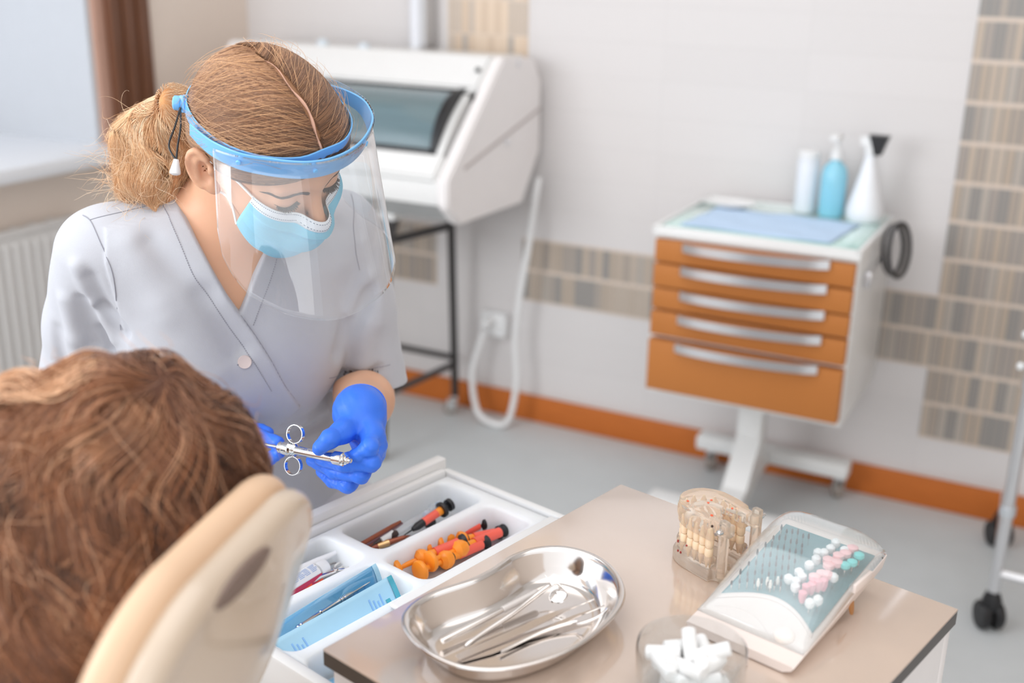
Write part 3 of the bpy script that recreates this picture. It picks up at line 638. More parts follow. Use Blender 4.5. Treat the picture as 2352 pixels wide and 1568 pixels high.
# ------------------------------------------------------------------ things in the drawer
M_OR = mat('orange_plastic', srgb(252, 150, 40), .35, noise=.04, sss=.1); M_CO = mat('coral_label', srgb(240, 98, 78), .45, noise=.04)
M_CU = mat('copper_lacquer', srgb(150, 84, 62), .3, metal=.5, noise=.15); M_DB = mat('dark_brown_lacquer', srgb(52, 34, 32), .3, noise=.1); M_GO = mat('gold_ring', srgb(220, 180, 130), .25, metal=1)
def ang_mat(a, b): return align(a, b)
def lpart(nm, prof, m, par, M, n=18): return lathe(nm, prof, m, par, n=n, M=M)
def orange_syr(a, b, lab, s=1.0, disc=True, tipm=True, roll=0):
    a = np.array(a); b = np.array(b); Lg = np.linalg.norm(b-a); M = align(a, b); t = thing('dental_syringe', a, lab, 'syringe', 'orange syringes in the drawer organizer')
    k = Lg
    if disc: lpart('thumb_rest', [(0, -.002), (.006, -.003), (.0130, -.001), (.0142, .002), (.0130, .0055), (.006, .0075), (.004, .005), (0, .0045)], M_OR, t, M)
    lpart('plunger_rod', [(0, 0), (.0036, 0), (.0036, k*.34), (0, k*.34)], M_OR, t, M)
    lpart('finger_knob', [(0, k*.30), (.006, k*.30), (.0118, k*.34), (.0124, k*.39), (.0100, k*.44), (.006, k*.46), (0, k*.46)], M_OR, t, M)
    lpart('collar', [(0, k*.455), (.0062, k*.455), (.0062, k*.475), (0, k*.475)], MT['blackpl'], t, M)
    lpart('neck', [(0, k*.47), (.0058, k*.47), (.0055, k*.57), (0, k*.57)], M_OR, t, M)
    lpart('barrel', [(0, k*.565), (.0070, k*.565), (.0070, k*.90), (0, k*.90)], M_CO, t, M)
    lpart('tip_cap', [(0, k*.895), (.0052, k*.895), (.0055, k*.93), (.0092, k*.95), (.0098, k*.985), (.0055, k), (0, k)], MT['blackpl'], t, M)
    return t
z1 = FL+.015
orange_syr(opx(972, 1262, z1+.002), opx(1110, 1201, z1), 'orange and coral syringe with a large black cap, farthest row of the orange group')
orange_syr(opx(985, 1290, z1+.004), opx(1164, 1215, z1-.003), 'orange syringe whose round disc faces up, nearest the white cover plate')
orange_syr(opx(905, 1308, z1), opx(1068, 1240, z1+.007), 'orange syringe lying across the corner with its shaft towards the divider')
orange_syr(opx(962, 1312, z1-.001), opx(1120, 1243, z1-.004), 'orange syringe lying lowest at the near wall of its compartment')
orange_syr(opx(1003, 1252, z1+.001), opx(1150, 1222, z1-.005), 'orange syringe half hidden beneath the other orange syringes')
# black tipped coral syringe
t = thing('dental_syringe', opx(975, 1195, z1), 'coral and black syringe with black finger disc in the far outer compartment', 'syringe', 'dental syringes in the far outer compartment')
a, b = opx(925, 1231, z1-.004), opx(1035, 1157, z1+.012); M = align(a, b); k = np.linalg.norm(np.array(b)-np.array(a))
lpart('needle', [(0, 0), (.0008, 0), (.0012, k*.2), (.0035, k*.24), (0, k*.24)], MT['blackpl'], t, M)
lpart('nozzle', [(0, k*.2), (.003, k*.2), (.0055, k*.30), (.0055, k*.42), (0, k*.42)], MT['blackpl'], t, M)
lpart('barrel', [(0, k*.42), (.0058, k*.42), (.0058, k*.70), (0, k*.70)], M_CO, t, M)
lpart('band', [(0, k*.70), (.006, k*.70), (.006, k*.79), (0, k*.79)], M_OR, t, M)
lpart('finger_flange', [(0, k*.79), (.0110, k*.79), (.0115, k*.81), (.0110, k*.845), (0, k*.845)], MT['blackpl'], t, M)
lpart('plunger', [(0, k*.84), (.003, k*.84), (.003, k*.93), (.0090, k*.94), (.0092, k*1.0), (0, k*1.0)], MT['blackpl'], t, M)
t = thing('clear_syringe', opx(950, 1195, z1), 'clear empty syringe with a frosted cap beside the copper brushes', 'syringe')
M = align(opx(874, 1243, z1), opx(1000, 1168, z1+.006)); k = .115
lpart('barrel', [(0, k*.2), (.0055, k*.2), (.0055, k*.9), (.009, k*.9), (.009, k*.92), (0, k*.92)], clear('clear_plastic', (.93, .95, .97), base=.10, haze=.12), t, M)
lpart('cap', [(0, 0), (.0058, .0), (.0064, k*.20), (0, k*.20)], mat('frosted_cap', srgb(222, 222, 220), .4), t, M)
lpart('plunger', [(0, k*.75), (.0045, k*.75), (.0045, k*.8), (.0015, k*.81), (.0015, k), (.007, k), (.007, k*1.03), (0, k*1.03)], mat('pale_blue_plunger', srgb(190, 205, 222), .4), t, M)
t = thing('black_clip', opx(985, 1199, FL+.004), 'small black cap lying under the coral and black syringe', 'cap'); lpart('cap_shell', [(0, 0), (.005, 0), (.007, .008), (.005, .014), (0, .014)], MT['blackpl'], t, align(opx(978, 1204, FL+.006), opx(998, 1196, FL+.007)))
for i, (p0, p1, dz) in enumerate((((818, 1256), (917, 1199), .008), ((823, 1260), (921, 1203), .004), ((829, 1263), (912, 1210), .0))):
    t = thing('thin_instrument', opx(*p0, z1+dz), ['copper coloured thin instrument, uppermost of the three leaning together', 'plum brown thin instrument, middle of the three leaning together', 'copper brown thin instrument, lowest of the three leaning together'][i], 'instrument')
    k = np.linalg.norm(opx(*p1, z1+dz)-opx(*p0, z1+dz)); lpart('handle', [(0, 0), (.0030, 0), (.0030, k*.8), (.0018, k*.98), (0, k)], [M_CU, mat('plum_lacquer', srgb(110, 78, 86), .3), M_CU][i], t, align(opx(*p0, z1+dz), opx(*p1, z1+dz+.003)))
t = thing('brush_instrument', opx(850, 1258, z1), 'dark brown instrument handle with a gold ring at the near end of its compartment', 'instrument')
M = align(opx(838, 1264, z1-.006), opx(915, 1238, z1)); lpart('handle', [(0, 0), (.0040, .0), (.0044, .012), (.0044, .030), (.003, .055), (0, .066)], M_CU, t, M); lpart('gold_ring', [(0, .018), (.0048, .018), (.0048, .034), (0, .034)], M_GO, t, M)
t = thing('black_marker', opx(850, 1250, z1), 'thick black handle lying between the copper instruments', 'instrument'); lpart('handle', [(0, 0), (.005, 0), (.0055, .03), (.0055, .052), (.004, .056), (0, .056)], M_DB, t, align(opx(832, 1262, z1-.004), opx(884, 1237, z1)))
# near outer compartment: tube, marker, scissors, orange pens
t = thing('paste_tube', opx(700, 1320, FL+.01), 'white paste tube with a ribbed white cap and crimson stripe', 'tube')
a, b = opx(640, 1366, FL+.011), opx(728, 1312, FL+.013); M = align(a, b); k = np.linalg.norm(b-a)
bm = bmesh.new(); add_lathe(bm, [(0, 0), (.012, 0), (.0125, k*.6), (.0125, k-.004), (.008, k), (0, k)], 24, M); bmk('tube_body', bm, MT['whitepl'], t)
lpart('cap', [(0, 0), (.0115, 0), (.0118, .012), (.0105, .0145), (0, .0145)], MT['whitepl'], t, align(b, 2*b-a), n=30)
bm = bmesh.new()
s_, b_ = frame_axes(b-a)
dirc = (b-a)/k; sideways = np.cross(dirc, [0, 0, 1]); sideways /= np.linalg.norm(sideways)
for s0, s1, hh, m_ in ((.05, .95, .0, 0),):
    rows = []
    for q in range(2):
        rows.append([a+dirc*k*(s0+(s1-s0)*q)+sideways*.0128*math.cos(x)+np.array([0, 0, 1])*.0128*math.sin(x) for x in np.linspace(-.5, .35, 7)])
    vs = [[bm.verts.new(p) for p in r_] for r_ in rows]
    for q in range(6): bm.faces.new((vs[0][q], vs[0][q+1], vs[1][q+1], vs[1][q]))
bmk('crimson_stripe', bm, mat('crimson_print', srgb(190, 40, 80), .4), t)
bm = bmesh.new()
for j in range(6):
    x0 = .85+.16*j
    for seg_ in range(5):
        q0 = .12+.16*seg_; q1 = q0+.12+.02*((seg_*j) % 3)
        vs = [bm.verts.new(a+dirc*k*q+sideways*.0128*math.cos(x)+np.array([0, 0, 1])*.0128*math.sin(x)) for q, x in ((q0, x0), (q1, x0), (q1, x0+.05), (q0, x0+.05))]; bm.faces.new(vs)
bmk('printed_text', bm, mat('blue_print', srgb(120, 160, 215), .5), t)
t = thing('applicator_tip', opx(740, 1282, FL+.02), 'thin white pointed applicator leaning above the paste tube', 'instrument'); M = align(opx(668, 1316, FL+.020), opx(778, 1266, FL+.026)); lpart('shaft', [(0, 0), (.005, 0), (.0045, .04), (.0015, .085), (.0006, .096), (0, .096)], MT['whitepl'], t, M)
t = thing('scissors', opx(760, 1310, FL+.005), 'steel scissors with two finger rings beside the paste tube cap', 'scissors')
for cx_, cy_, i in ((768, 1301, 0), (789, 1303, 1)):
    c = opx(cx_, cy_, FL+.012); ax_ = (opx(850, 1270, FL+.012)-opx(740, 1320, FL+.012)); ax_ /= np.linalg.norm(ax_); sd_ = np.cross([0, 0, 1], ax_)
    tube('finger_ring', [c+ax_*.013*math.cos(x)+sd_*.0085*math.sin(x)+np.array([0, 0, .003])*i for x in np.linspace(0, 2*math.pi, 20, endpoint=False)], .0017, MT['steel'], t, n=8, closed=True)
    tube('blade', [c-ax_*.013, c-ax_*.035-sd_*.003*(1-2*i), c-ax_*.10+sd_*.002*(1-2*i)+np.array([0, 0, -.006])], [.0022, .003, .0006], MT['steel'], t, n=8)
for i, (p0, p1) in enumerate((((640, 1385), (672, 1366)), ((660, 1365), (708, 1343)))):
    t = thing('orange_pen', opx(*p0, FL+.004), ['orange-red stick lying lowest beside the drawer divider', 'orange-red stick lying under the paste tube'][i], 'stick'); lpart('shaft', [(0, 0), (.0035, 0), (.0035, .05), (0, .052)], mat('orange_red_plastic', srgb(228, 80, 40), .35), t, align(opx(*p0, FL+.004), opx(*p1, FL+.006)))
# sterilisation pouches with instruments inside
M_PB = mat('blue_pouch_paper', srgb(176, 220, 242), .6, noise=.04); M_PT = mat('teal_pouch_film', srgb(70, 170, 190), .25, noise=.1, coat=.6)
M_PC = clear('pouch_clear_film', (.72, .90, .98), base=.08, haze=.09, haze_col=srgb(200, 234, 250)); M_INK = mat('pouch_blue_ink', srgb(140, 190, 240), .6)
def pouch(p0, p1, wid, tilt, lift, lab, z0, film=True, instr=True, sag=.006):
    a = np.array(cab(*p0, z0)); b = np.array(cab(*p1, z0+lift)); ax_ = b-a; k = np.linalg.norm(ax_); ax_ /= k; sd_ = np.cross([0, 0, 1], ax_); sd_ /= np.linalg.norm(sd_); up = np.cross(ax_, sd_)
    t = thing('sterilization_pouch', a, lab, 'pouch', 'sterilisation pouches in the drawer'); nx, ny_ = 24, 8
    def pt(s, w_, o=0):
        base = a+ax_*k*s; c_, s_ = math.cos(tilt), math.sin(tilt); q = sd_*w_*c_+up*w_*s_; n_ = -sd_*s_+up*c_
        puff = math.sin(math.pi*min(max(s, 0), 1))*max(0, 1-(2*w_/wid-1)**2)
        return base+q+n_*(o*(.3+.7*puff)+sag*math.sin(s*5+w_*60))
    def sheet(nm, o, m, s0=0, s1=1, w0=0, w1=wid, par=None, jag=0):
        V = [pt(s0+(s1-s0)*i/nx, w0+(w1-w0)*j/ny_, o) for j in range(ny_+1) for i in range(nx+1)]
        Fq = [(j*(nx+1)+i, j*(nx+1)+i+1, (j+1)*(nx+1)+i+1, (j+1)*(nx+1)+i) for j in range(ny_) for i in range(nx)]
        ob = mk(nm, V, Fq, m, par or t); md = ob.modifiers.new('s', 'SOLIDIFY'); md.thickness = .0003; return ob
    sheet('paper_back', 0, M_PB)
    if film: sheet('film_front', .003, M_PC, .01, .97)
    for s0_ in (.10, .76):
        for q_ in range(4): sheet('ink_label', .0008, M_INK, s0_+.03*q_, s0_+.03*q_+.012, wid*(.25+.03*(q_ % 2)), wid*(.72-.07*(q_ % 3)))
    sheet('seal_band', .0035, M_PT if not film else M_PB, .96, 1.0)
    if instr:
        it = thing('pouched_instrument', a, 'steel dental instrument sealed inside the uppermost pouch', 'instrument')
        P_ = [pt(s, wid*.68, .0035) for s in (.10, .2, .24, .42, .46, .62, .72, .76, .86, .90)]
        tube('handle', P_, [.001, .001, .0026, .0030, .0026, .0026, .0032, .0014, .0010, .0006], MT['steel'], it, n=10)
        for s in (.24, .27, .46, .64, .67): tube('grip_ring', [pt(s, wid*.68, .0035), pt(s+.012, wid*.68, .0035)], .0036, MT['chrome'], it, n=12)
    return t
pouch((-.112, .032), (-.128, .212), .050, .95, .004, 'upright sterilisation pouch holding a steel instrument', FL+.002)
pouch((-.098, .034), (-.102, .215), .046, .85, .002, 'open-edged teal sterilisation pouch leaning behind the front one', FL+.002, film=False, instr=False, sag=.003)
pouch((-.092, .036), (-.094, .200), .030, .60, .0, 'low blue sterilisation pouch lying against the near compartment wall', FL+.002, film=False, instr=False, sag=.002)
o_ = pouch((-.012, .035), (-.010, .16), .05, .12, 0, 'pale blue pouch with blue print in the innermost compartment', FL+.002, film=True, instr=False, sag=.001)
# ------------------------------------------------------------------ kidney dish
ZR = TOP+.032
rim_px = [(931, 1416), (941, 1397), (962, 1379), (992, 1363), (1024, 1351), (1074, 1335), (1105, 1322), (1133, 1307), (1158, 1290), (1180, 1276), (1227, 1260), (1289, 1256), (1351, 1270), (1398, 1298), (1424, 1336), (1427, 1376), (1400, 1419), (1340, 1469), (1280, 1500), (1215, 1522), (1149, 1533), (1090, 1532), (1040, 1522), (993, 1500), (956, 1472), (934, 1442)]
rim = np.array([onz(x, y, ZR) for x, y in rim_px])[:, :2]
rim = np.array([p[:2] for p in catmull([np.array([*p, 0]) for p in rim], 6, closed=True)]); nR = len(rim)
tn = np.roll(rim, -1, 0)-np.roll(rim, 1, 0); tn /= np.linalg.norm(tn, axis=1, keepdims=True); nin = np.stack([-tn[:, 1], tn[:, 0]], 1); cen = rim.mean(0)
if ((cen-rim)*nin).sum() < 0: nin = -nin
kd = thing('kidney_dish', (*cen, TOP), 'polished steel kidney-shaped dish holding instruments on the cabinet', 'dish')
def loop(off, z):
    q = rim+nin*off
    for _ in range(int(abs(off)*400)): q = .25*np.roll(q, 1, 0)+.5*q+.25*np.roll(q, -1, 0)
    return np.c_[q, np.full(nR, z)]
secs = [loop(.030, TOP+.0006), loop(.0245, TOP+.0006), loop(.019, TOP+.003), loop(.0125, TOP+.012), loop(.006, TOP+.026), loop(.002, ZR-.002), loop(-.0025, ZR-.0022), loop(-.0035, ZR-.001), loop(-.002, ZR+.0006), loop(.002, ZR), loop(.0055, ZR-.004), loop(.0125, TOP+.015), loop(.018, TOP+.0055), loop(.0235, TOP+.0022), loop(.030, TOP+.0014)]
cm_b, cm_t = np.array([*secs[0][:, :2].mean(0), TOP+.0006]), np.array([*secs[0][:, :2].mean(0), TOP+.0014])
full = [cm_b+(secs[0]-cm_b)*s for s in (.35, .7)] + secs + [cm_t+(secs[-1]-cm_t)*s for s in (.7, .35)]
for f_ in (full[0], full[1]): f_[:, 2] = TOP+.0006
V = np.concatenate(full+[cm_b[None], cm_t[None]]); F = []; S_ = len(full)
for s in range(S_-1):
    for i in range(nR): j = (i+1) % nR; F.append((s*nR+i, s*nR+j, (s+1)*nR+j, (s+1)*nR+i))
for i in range(nR): j = (i+1) % nR; F.append((S_*nR, j, i)); F.append((S_*nR+1, (S_-1)*nR+i, (S_-1)*nR+j))
mk('steel_bowl', V, F, MT['steel'], kd)
DZ = TOP+.0025
def dpt(x, y, h): return onz(x, y, DZ+h)
t = thing('mouth_mirror', dpt(1100, 1420, .003), 'dental mouth mirror with a ribbed pale grip in the kidney dish', 'dental mirror')
a, b = dpt(1016, 1472, .006), dpt(1240, 1356, .012); M = align(a, b); k = np.linalg.norm(b-a)
lpart('handle', [(0, 0), (.0028, 0), (.0032, .003), (.0032, k*.45), (.0027, k*.60), (0, k*.6)], MT['steel'], t, M)
lpart('grip', [(0, k*.60)]+[(.0036+.0003*(i % 2), k*(.60+.36*i/24)) for i in range(25)]+[(.0025, k*.98), (0, k*.98)], mat('pale_knurled_grip', srgb(220, 214, 210), .4, metal=.4), t, M, n=20)
tube('neck', [M @ Vector((0, 0, k*.97)), dpt(1258, 1347, .014), dpt(1272, 1341, .016), dpt(1288, 1350, .014)], .0011, MT['steel'], t)
c = dpt(1283, 1369, .010); nrm = Vector((-.1, -.45, .9)); lathe('mirror_head', [(0, 0), (.0095, 0), (.0105, .0012), (.0095, .0024), (.0088, .0019), (0, .0019)], MT['chrome'], t, M=align(c, Vector(c)+nrm), n=28)
t = thing('dental_probe', dpt(1120, 1450, .002), 'hooked steel dental probe crossing below the mouth mirror', 'dental probe')
tube('shaft', catmull([dpt(1068, 1484, .003), dpt(1120, 1447, .006), dpt(1180, 1407, .010), dpt(1225, 1372, .014), dpt(1262, 1345, .019), dpt(1278, 1339, .021), dpt(1292, 1350, .018), dpt(1305, 1363, .015)], 5), [.0012]+[.0028]*12+[.0030]*8+[.0016]*8+[.0010]*6+[.0005], MT['steel'], t, n=12)
tube('tip', [dpt(1270, 1345, .020), dpt(1262, 1333, .022), dpt(1252, 1320, .024)], [.0012, .0008, .0003], MT['steel'], t, n=8)
t = thing('tweezers', dpt(1200, 1450, .001), 'long pointed steel tweezers lying open in the kidney dish', 'tweezers')
def blade(pts, ws, th):
    bm = bmesh.new(); pts = [np.array(p) for p in pts]; prev = None
    for i, (p, w_) in enumerate(zip(pts, ws)):
        tdir = pts[min(i+1, len(pts)-1)]-pts[max(i-1, 0)]; s_ = np.cross([0, 0, 1], tdir); s_ /= np.linalg.norm(s_)
        r_ = [bm.verts.new(p-s_*w_), bm.verts.new(p+s_*w_), bm.verts.new(p+s_*w_+np.array([0, 0, th])), bm.verts.new(p-s_*w_+np.array([0, 0, th]))]
        if prev: [bm.faces.new((prev[a], prev[(a+1) % 4], r_[(a+1) % 4], r_[a])) for a in range(4)]
        else: bm.faces.new(r_)
        prev = r_
    bm.faces.new(prev[::-1]); return bm
bmk('arm', blade([dpt(1052, 1512, .002), dpt(1110, 1486, .0025), dpt(1180, 1456, .004), dpt(1258, 1419, .007), dpt(1310, 1397, .009), dpt(1364, 1377, .010)], [.0042, .0048, .0050, .0042, .0018, .0006], .0016), MT['steel'], t)
bmk('arm', blade([dpt(1056, 1516, .0002), dpt(1125, 1496, .0004), dpt(1200, 1466, .001), dpt(1262, 1444, .002), dpt(1325, 1415, .005), dpt(1388, 1392, .008)], [.0042, .0050, .0050, .0042, .0018, .0006], .0014), MT['steel'], t)
t = thing('explorer_instrument', dpt(1242, 1450, .001), 'slim steel explorer with a bent tip lying under the tweezers', 'dental instrument')
tube('shaft', catmull([dpt(1150, 1497, .003), dpt(1242, 1452, .004), dpt(1318, 1428, .006), dpt(1330, 1432, .006), dpt(1365, 1420, .009), dpt(1386, 1407, .013), dpt(1396, 1397, .017)], 4), .0016, MT['steel'], t, n=8)
# ------------------------------------------------------------------ jaw model
M_RES = mat('clear_peach_resin', (1.0, .89, .78), .05, trans=.80, ior=1.30, noise=.02, spec=.5)
M_TTH = mat('ivory_tooth', srgb(250, 222, 190), .3, noise=.04, sss=.2)
JM = CM @ T(.188, .410, TOP, rz=math.radians(168)); JR = np.array(JM)[:3, :3]; JO = np.array(JM)[:3, 3]   # local +x = front of the jaw
jm = thing('jaw_model', (0, 0, 0), 'transparent peach resin jaw model with hinged upper and lower teeth', 'dental model', M=JM)
def jl(p): return (p-JO) @ JR
def arch(q, r, w, z0, z1, rr=.004):
    """horseshoe block: front at +x"""
    x, y = q[:, 0], q[:, 1]; xx = np.where(x > 0, x, x); rad_ = np.where(x > 0, np.sqrt((x/1.15)**2+y**2), np.abs(y))
    d = rad_-r; d = np.maximum(np.abs(d)-w, -(x+.034)); return smax(d, np.maximum(z0-q[:, 2], q[:, 2]-z1), rr)
def full_arch(q, r, z0, z1, xb=-.034, rr=.003):
    x, y = q[:, 0], q[:, 1]; rad_ = np.where(x > 0, np.sqrt((x/1.15)**2+y**2), np.abs(y)); d = np.maximum(rad_-r, xb-x); return smax(d, np.maximum(z0-q[:, 2], q[:, 2]-z1), rr)
teeth = []
for k in range(14):
    a = -1.0+2.0*k/13
    if abs(a) > .5: x = .004-(abs(a)-.5)*.062; y = math.copysign(.0245+.002*(abs(a)-.5), a)
    else: th = a/.5*math.pi/2; x = .004+.0265*math.cos(th); y = .0245*math.sin(th)
    teeth.append((x, y, abs(a)))
def lower(p):
    q = jl(p); d = full_arch(q, .0345, 0, .010, -.036); d = smin(d, arch(q, .0255, .0062, .004, .027), .006)
    d = smin(d, s_box(q, (-.038, -.020, .007), (.016, .006, .007), r=.002), .004); d = smin(d, s_box(q, (-.038, .020, .007), (.016, .006, .007), r=.002), .004)
    d = smax(d, -s_ell(q, (-.004, 0, .012), (.024, .014, .008)), .003); return d
def upper(p):
    q = jl(p); d = smax(full_arch(q, .0315, .058, .0755, -.030), -s_ell(q, (-.012, 0, .052), (.030, .019, .014)), .003); d = smin(d, arch(q, .0250, .0066, .047, .066), .006)
    d = smax(d, -full_arch(q-np.array([-.030, 0, 0]), .009, .055, .09, -.05), .002)
    d = smin(d, s_box(q, (-.036, -.021, .066), (.018, .0055, .008), r=.002), .004); d = smin(d, s_box(q, (-.036, .021, .066), (.018, .0055, .008), r=.002), .004)
    return smax(d, q[:, 2]-.0755-.0035*np.sin(q[:, 0]*60+1), .002)
cb8 = [np.array(JM @ Vector((x, y, z))) for x in (-.058, .046) for y in (-.04, .04) for z in (-.002, .084)]
for nm, f_ in (('lower_jaw', lower), ('upper_jaw', upper)):
    V, F = sdf_mesh(f_, np.min(cb8, 0), np.max(cb8, 0), .0013); mk(nm, V, F, M_RES, jm)
for s in (-1, 1):
    bm = bmesh.new(); add_box(bm, -.053, -.042, s*.026-.004, s*.026+.004, .006, .078, bev=.002, M=JM); bmk('hinge_post', bm, M_RES, jm)
    lathe('hinge_screw', [(0, 0), (.0034, 0), (.0038, .002), (.0030, .006), (.0018, .007), (.0018, .010), (0, .010)], MT['chrome'], jm, M=JM @ T(-.047, s*.030, .066) @ Matrix.Rotation(-s*math.pi/2, 4, 'X'))
for row, z0, sg in ((0, .024, 1), (1, .049, -1)):
    for x, y, a in teeth:
        w_ = .0040 if a < .35 else .0050; bm = bmesh.new(); rad_ = math.atan2(y, x+.004)
        prof_ = [(0, sg*.0125), (w_*.8, sg*.0122), (w_, sg*.010), (w_*1.0, sg*.004), (w_*.8, -sg*.001), (w_*.5, -sg*.005), (w_*.25, -sg*.011), (0, -sg*.012)]
        add_lathe(bm, prof_ if sg > 0 else prof_, 12, JM @ T(x, y, z0, rz=rad_) @ Matrix.Diagonal((.85 if a < .35 else 1, 1, 1, 1)))
        bmk('tooth', bm, M_TTH, jm)
M_RD = mat('red_mark', srgb(226, 96, 56), .4); M_DR = mat('dark_red_mark', srgb(150, 36, 30), .4); M_BK = mat('black_mark', srgb(52, 32, 22), .4)
def mark(x, y, rpx, m, f_, nm='painted_mark', sq=1.0):
    p = hit(f_, x, y, .9, 1.6)
    if p is None: return
    g = grad(f_, p[None], 1e-3)[0]; r_ = rpx/2000
    lathe(nm, [(0, -.0008), (r_, -.0006), (r_*.9, .0003), (0, .0005)], m, jm, n=14, M=align(p, p+g) @ Matrix.Diagonal((1, sq, 1, 1)))
both = lambda p: np.minimum(upper(p), lower(p))
for x, y, r_, m in ((1580, 1150, 3.2, M_RD), (1634, 1148, 3.2, M_RD), (1627, 1154, 3, M_RD), (1551, 1165, 4, M_RD), (1682, 1167, 2.5, M_RD), (1635, 1183, 3.5, M_RD), (1564, 1212, 3.5, M_DR), (1557, 1242, 3.5, M_DR), (1543, 1221, 3.5, M_BK), (1592, 1239, 4, M_BK), (1598, 1238, 3, M_BK), (1577, 1252, 2.5, M_DR), (1557, 1264, 3, M_DR), (1563, 1268, 3, M_DR), (1636, 1208, 3, M_BK), (1657, 1206, 1.6, M_BK)): mark(x, y, r_, m, both)
# ------------------------------------------------------------------ bur box
M_BOX = mat('cream_white_plastic', srgb(236, 222, 214), .35, noise=.02, coat=.3); M_FOAM = mat('teal_foam', srgb(98, 142, 148), .8, noise=.12, nscale=300, bump=.4, bscale=900)
bx = thing('bur_box', (0, 0, 0), 'wedge-shaped white box with clear domed lid and teal foam full of burs', 'bur holder', M=CM @ T(.31, .37, TOP))
U0, U1, V0, V1 = .250, .372, .272, .474
def ztop(v): return TOP+float(np.interp(v, [.272, .30, .35, .41, .474], [.010, .015, .024, .038, .050]))
def outline(t):   # u-width flares upward
    return t
bm = bmesh.new(); nv = 18; secs = []
for i in range(nv+1):
    v = V0+(V1-V0)*i/nv; zt = ztop(v); zb = TOP+.0015+.022*max(0, (i/nv-.15))**2+(.010*math.exp(-((i/nv)/.05)**2)*0)
    ub = .010; r_ = [(U0+ub, zb), (U0+.002, zb+(zt-zb)*.5), (U0, zt), (U0+.003, zt+.0015), (U1-.003, zt+.0015), (U1, zt), (U1-.003, zb+(zt-zb)*.5), (U1-.012, zb)]
    secs.append([bm.verts.new(cab(u, v, z)) for u, z in r_])
for a, b in zip(secs, secs[1:]):
    for k in range(8): bm.faces.new((a[k], a[(k+1) % 8], b[(k+1) % 8], b[k]))
bm.faces.new(secs[0]); bm.faces.new(secs[-1][::-1]); bmk('base', bm, M_BOX, bx, auto=30)
def vfront(u): return .315+.034*math.sin(math.pi*min(max((u-U0)/(U1-U0), 0), 1))**1.0
V = []; F = []; nu, nv = 24, 20
for j in range(nv+1):
    for i in range(nu+1):
        u = U0+.008+(U1-U0-.016)*i/nu; v = vfront(u)+(V1-.012-vfront(u))*j/nv; V.append(cab(u, v, ztop(v)+.0022+.0012*(0 < j)))
for j in range(nv):
    for i in range(nu): a = j*(nu+1)+i; F.append((a, a+1, a+nu+2, a+nu+1))
mk('foam_bed', V, F, M_FOAM, bx)
V = []; F = []
for j in range(3):
    for i in range(nu+1):
        u = U0+.006+(U1-U0-.012)*i/nu; v = vfront(u)-[.0, .0015, .003][j]; V.append(cab(u, v, ztop(v)+[.0022, .0062, .0018][j]))
for j in range(2):
    for i in range(nu): a = j*(nu+1)+i; F.append((a, a+1, a+nu+2, a+nu+1))
mk('front_lip', V, F, M_BOX, bx)
lathe('lid_button', [(0, 0), (.0105, 0), (.011, .003), (.009, .006), (0, .0068)], mat('pearl_button', srgb(246, 228, 216), .3), bx, M=align(cab(.343, .305, ztop(.305)), cab(.343, .290, ztop(.305)+.06)), n=28)
tube('engraved_line', [cab(u, .292+.026*math.sin(math.pi*(u-U0)/.085*.9+.2), ztop(.292+.026*math.sin(math.pi*(u-U0)/.085*.9+.2))+.0015) for u in np.linspace(U0+.012, .335, 14)], .0008, M_BOX, bx, n=6)
lathe('amber_latch', [(0, 0), (.006, 0), (.006, .0016), (0, .0018)], mat('amber_inlay', srgb(176, 120, 66), .35), bx, M=align(cab(U1-.0035, .40, TOP+.022), cab(U1+.1, .40, TOP+.04)) @ Matrix.Diagonal((.8, 2.0, 1, 1)))
bm = bmesh.new(); add_box(bm, U1-.002, U1+.002, .395, .435, TOP+.038, TOP+.048, bev=.001, M=CM); bmk('lid_catch', bm, M_BOX, bx)
# domed lid, a real shell
def lidh(su, sv): return .0365*max(0, (1-(2*su-1)**4))**.5*max(0, min(1, sv*2.2))**.75*max(0, 1-max(0, sv-.72)**2/.0784)**.5
V = []; F = []; nu, nv = 30, 30
for j in range(nv+1):
    for i in range(nu+1):
        su, sv = i/nu, j/nv; u = U0+.001+(U1-U0-.002)*su; v = .292+(V1-.292)*sv; V.append(cab(u, v, ztop(v)+.0015+lidh(su, sv)))
for j in range(nv):
    for i in range(nu): a = j*(nu+1)+i; F.append((a, a+1, a+nu+2, a+nu+1))
lid = mk('clear_lid', V, F, clear('clear_lid_plastic', (.97, .985, .99), base=.06, rough=.06, haze=.10, haze_col=(.9, .95, .96)), bx); md = lid.modifiers.new('s', 'SOLIDIFY'); md.thickness = .0012; md.offset = 1
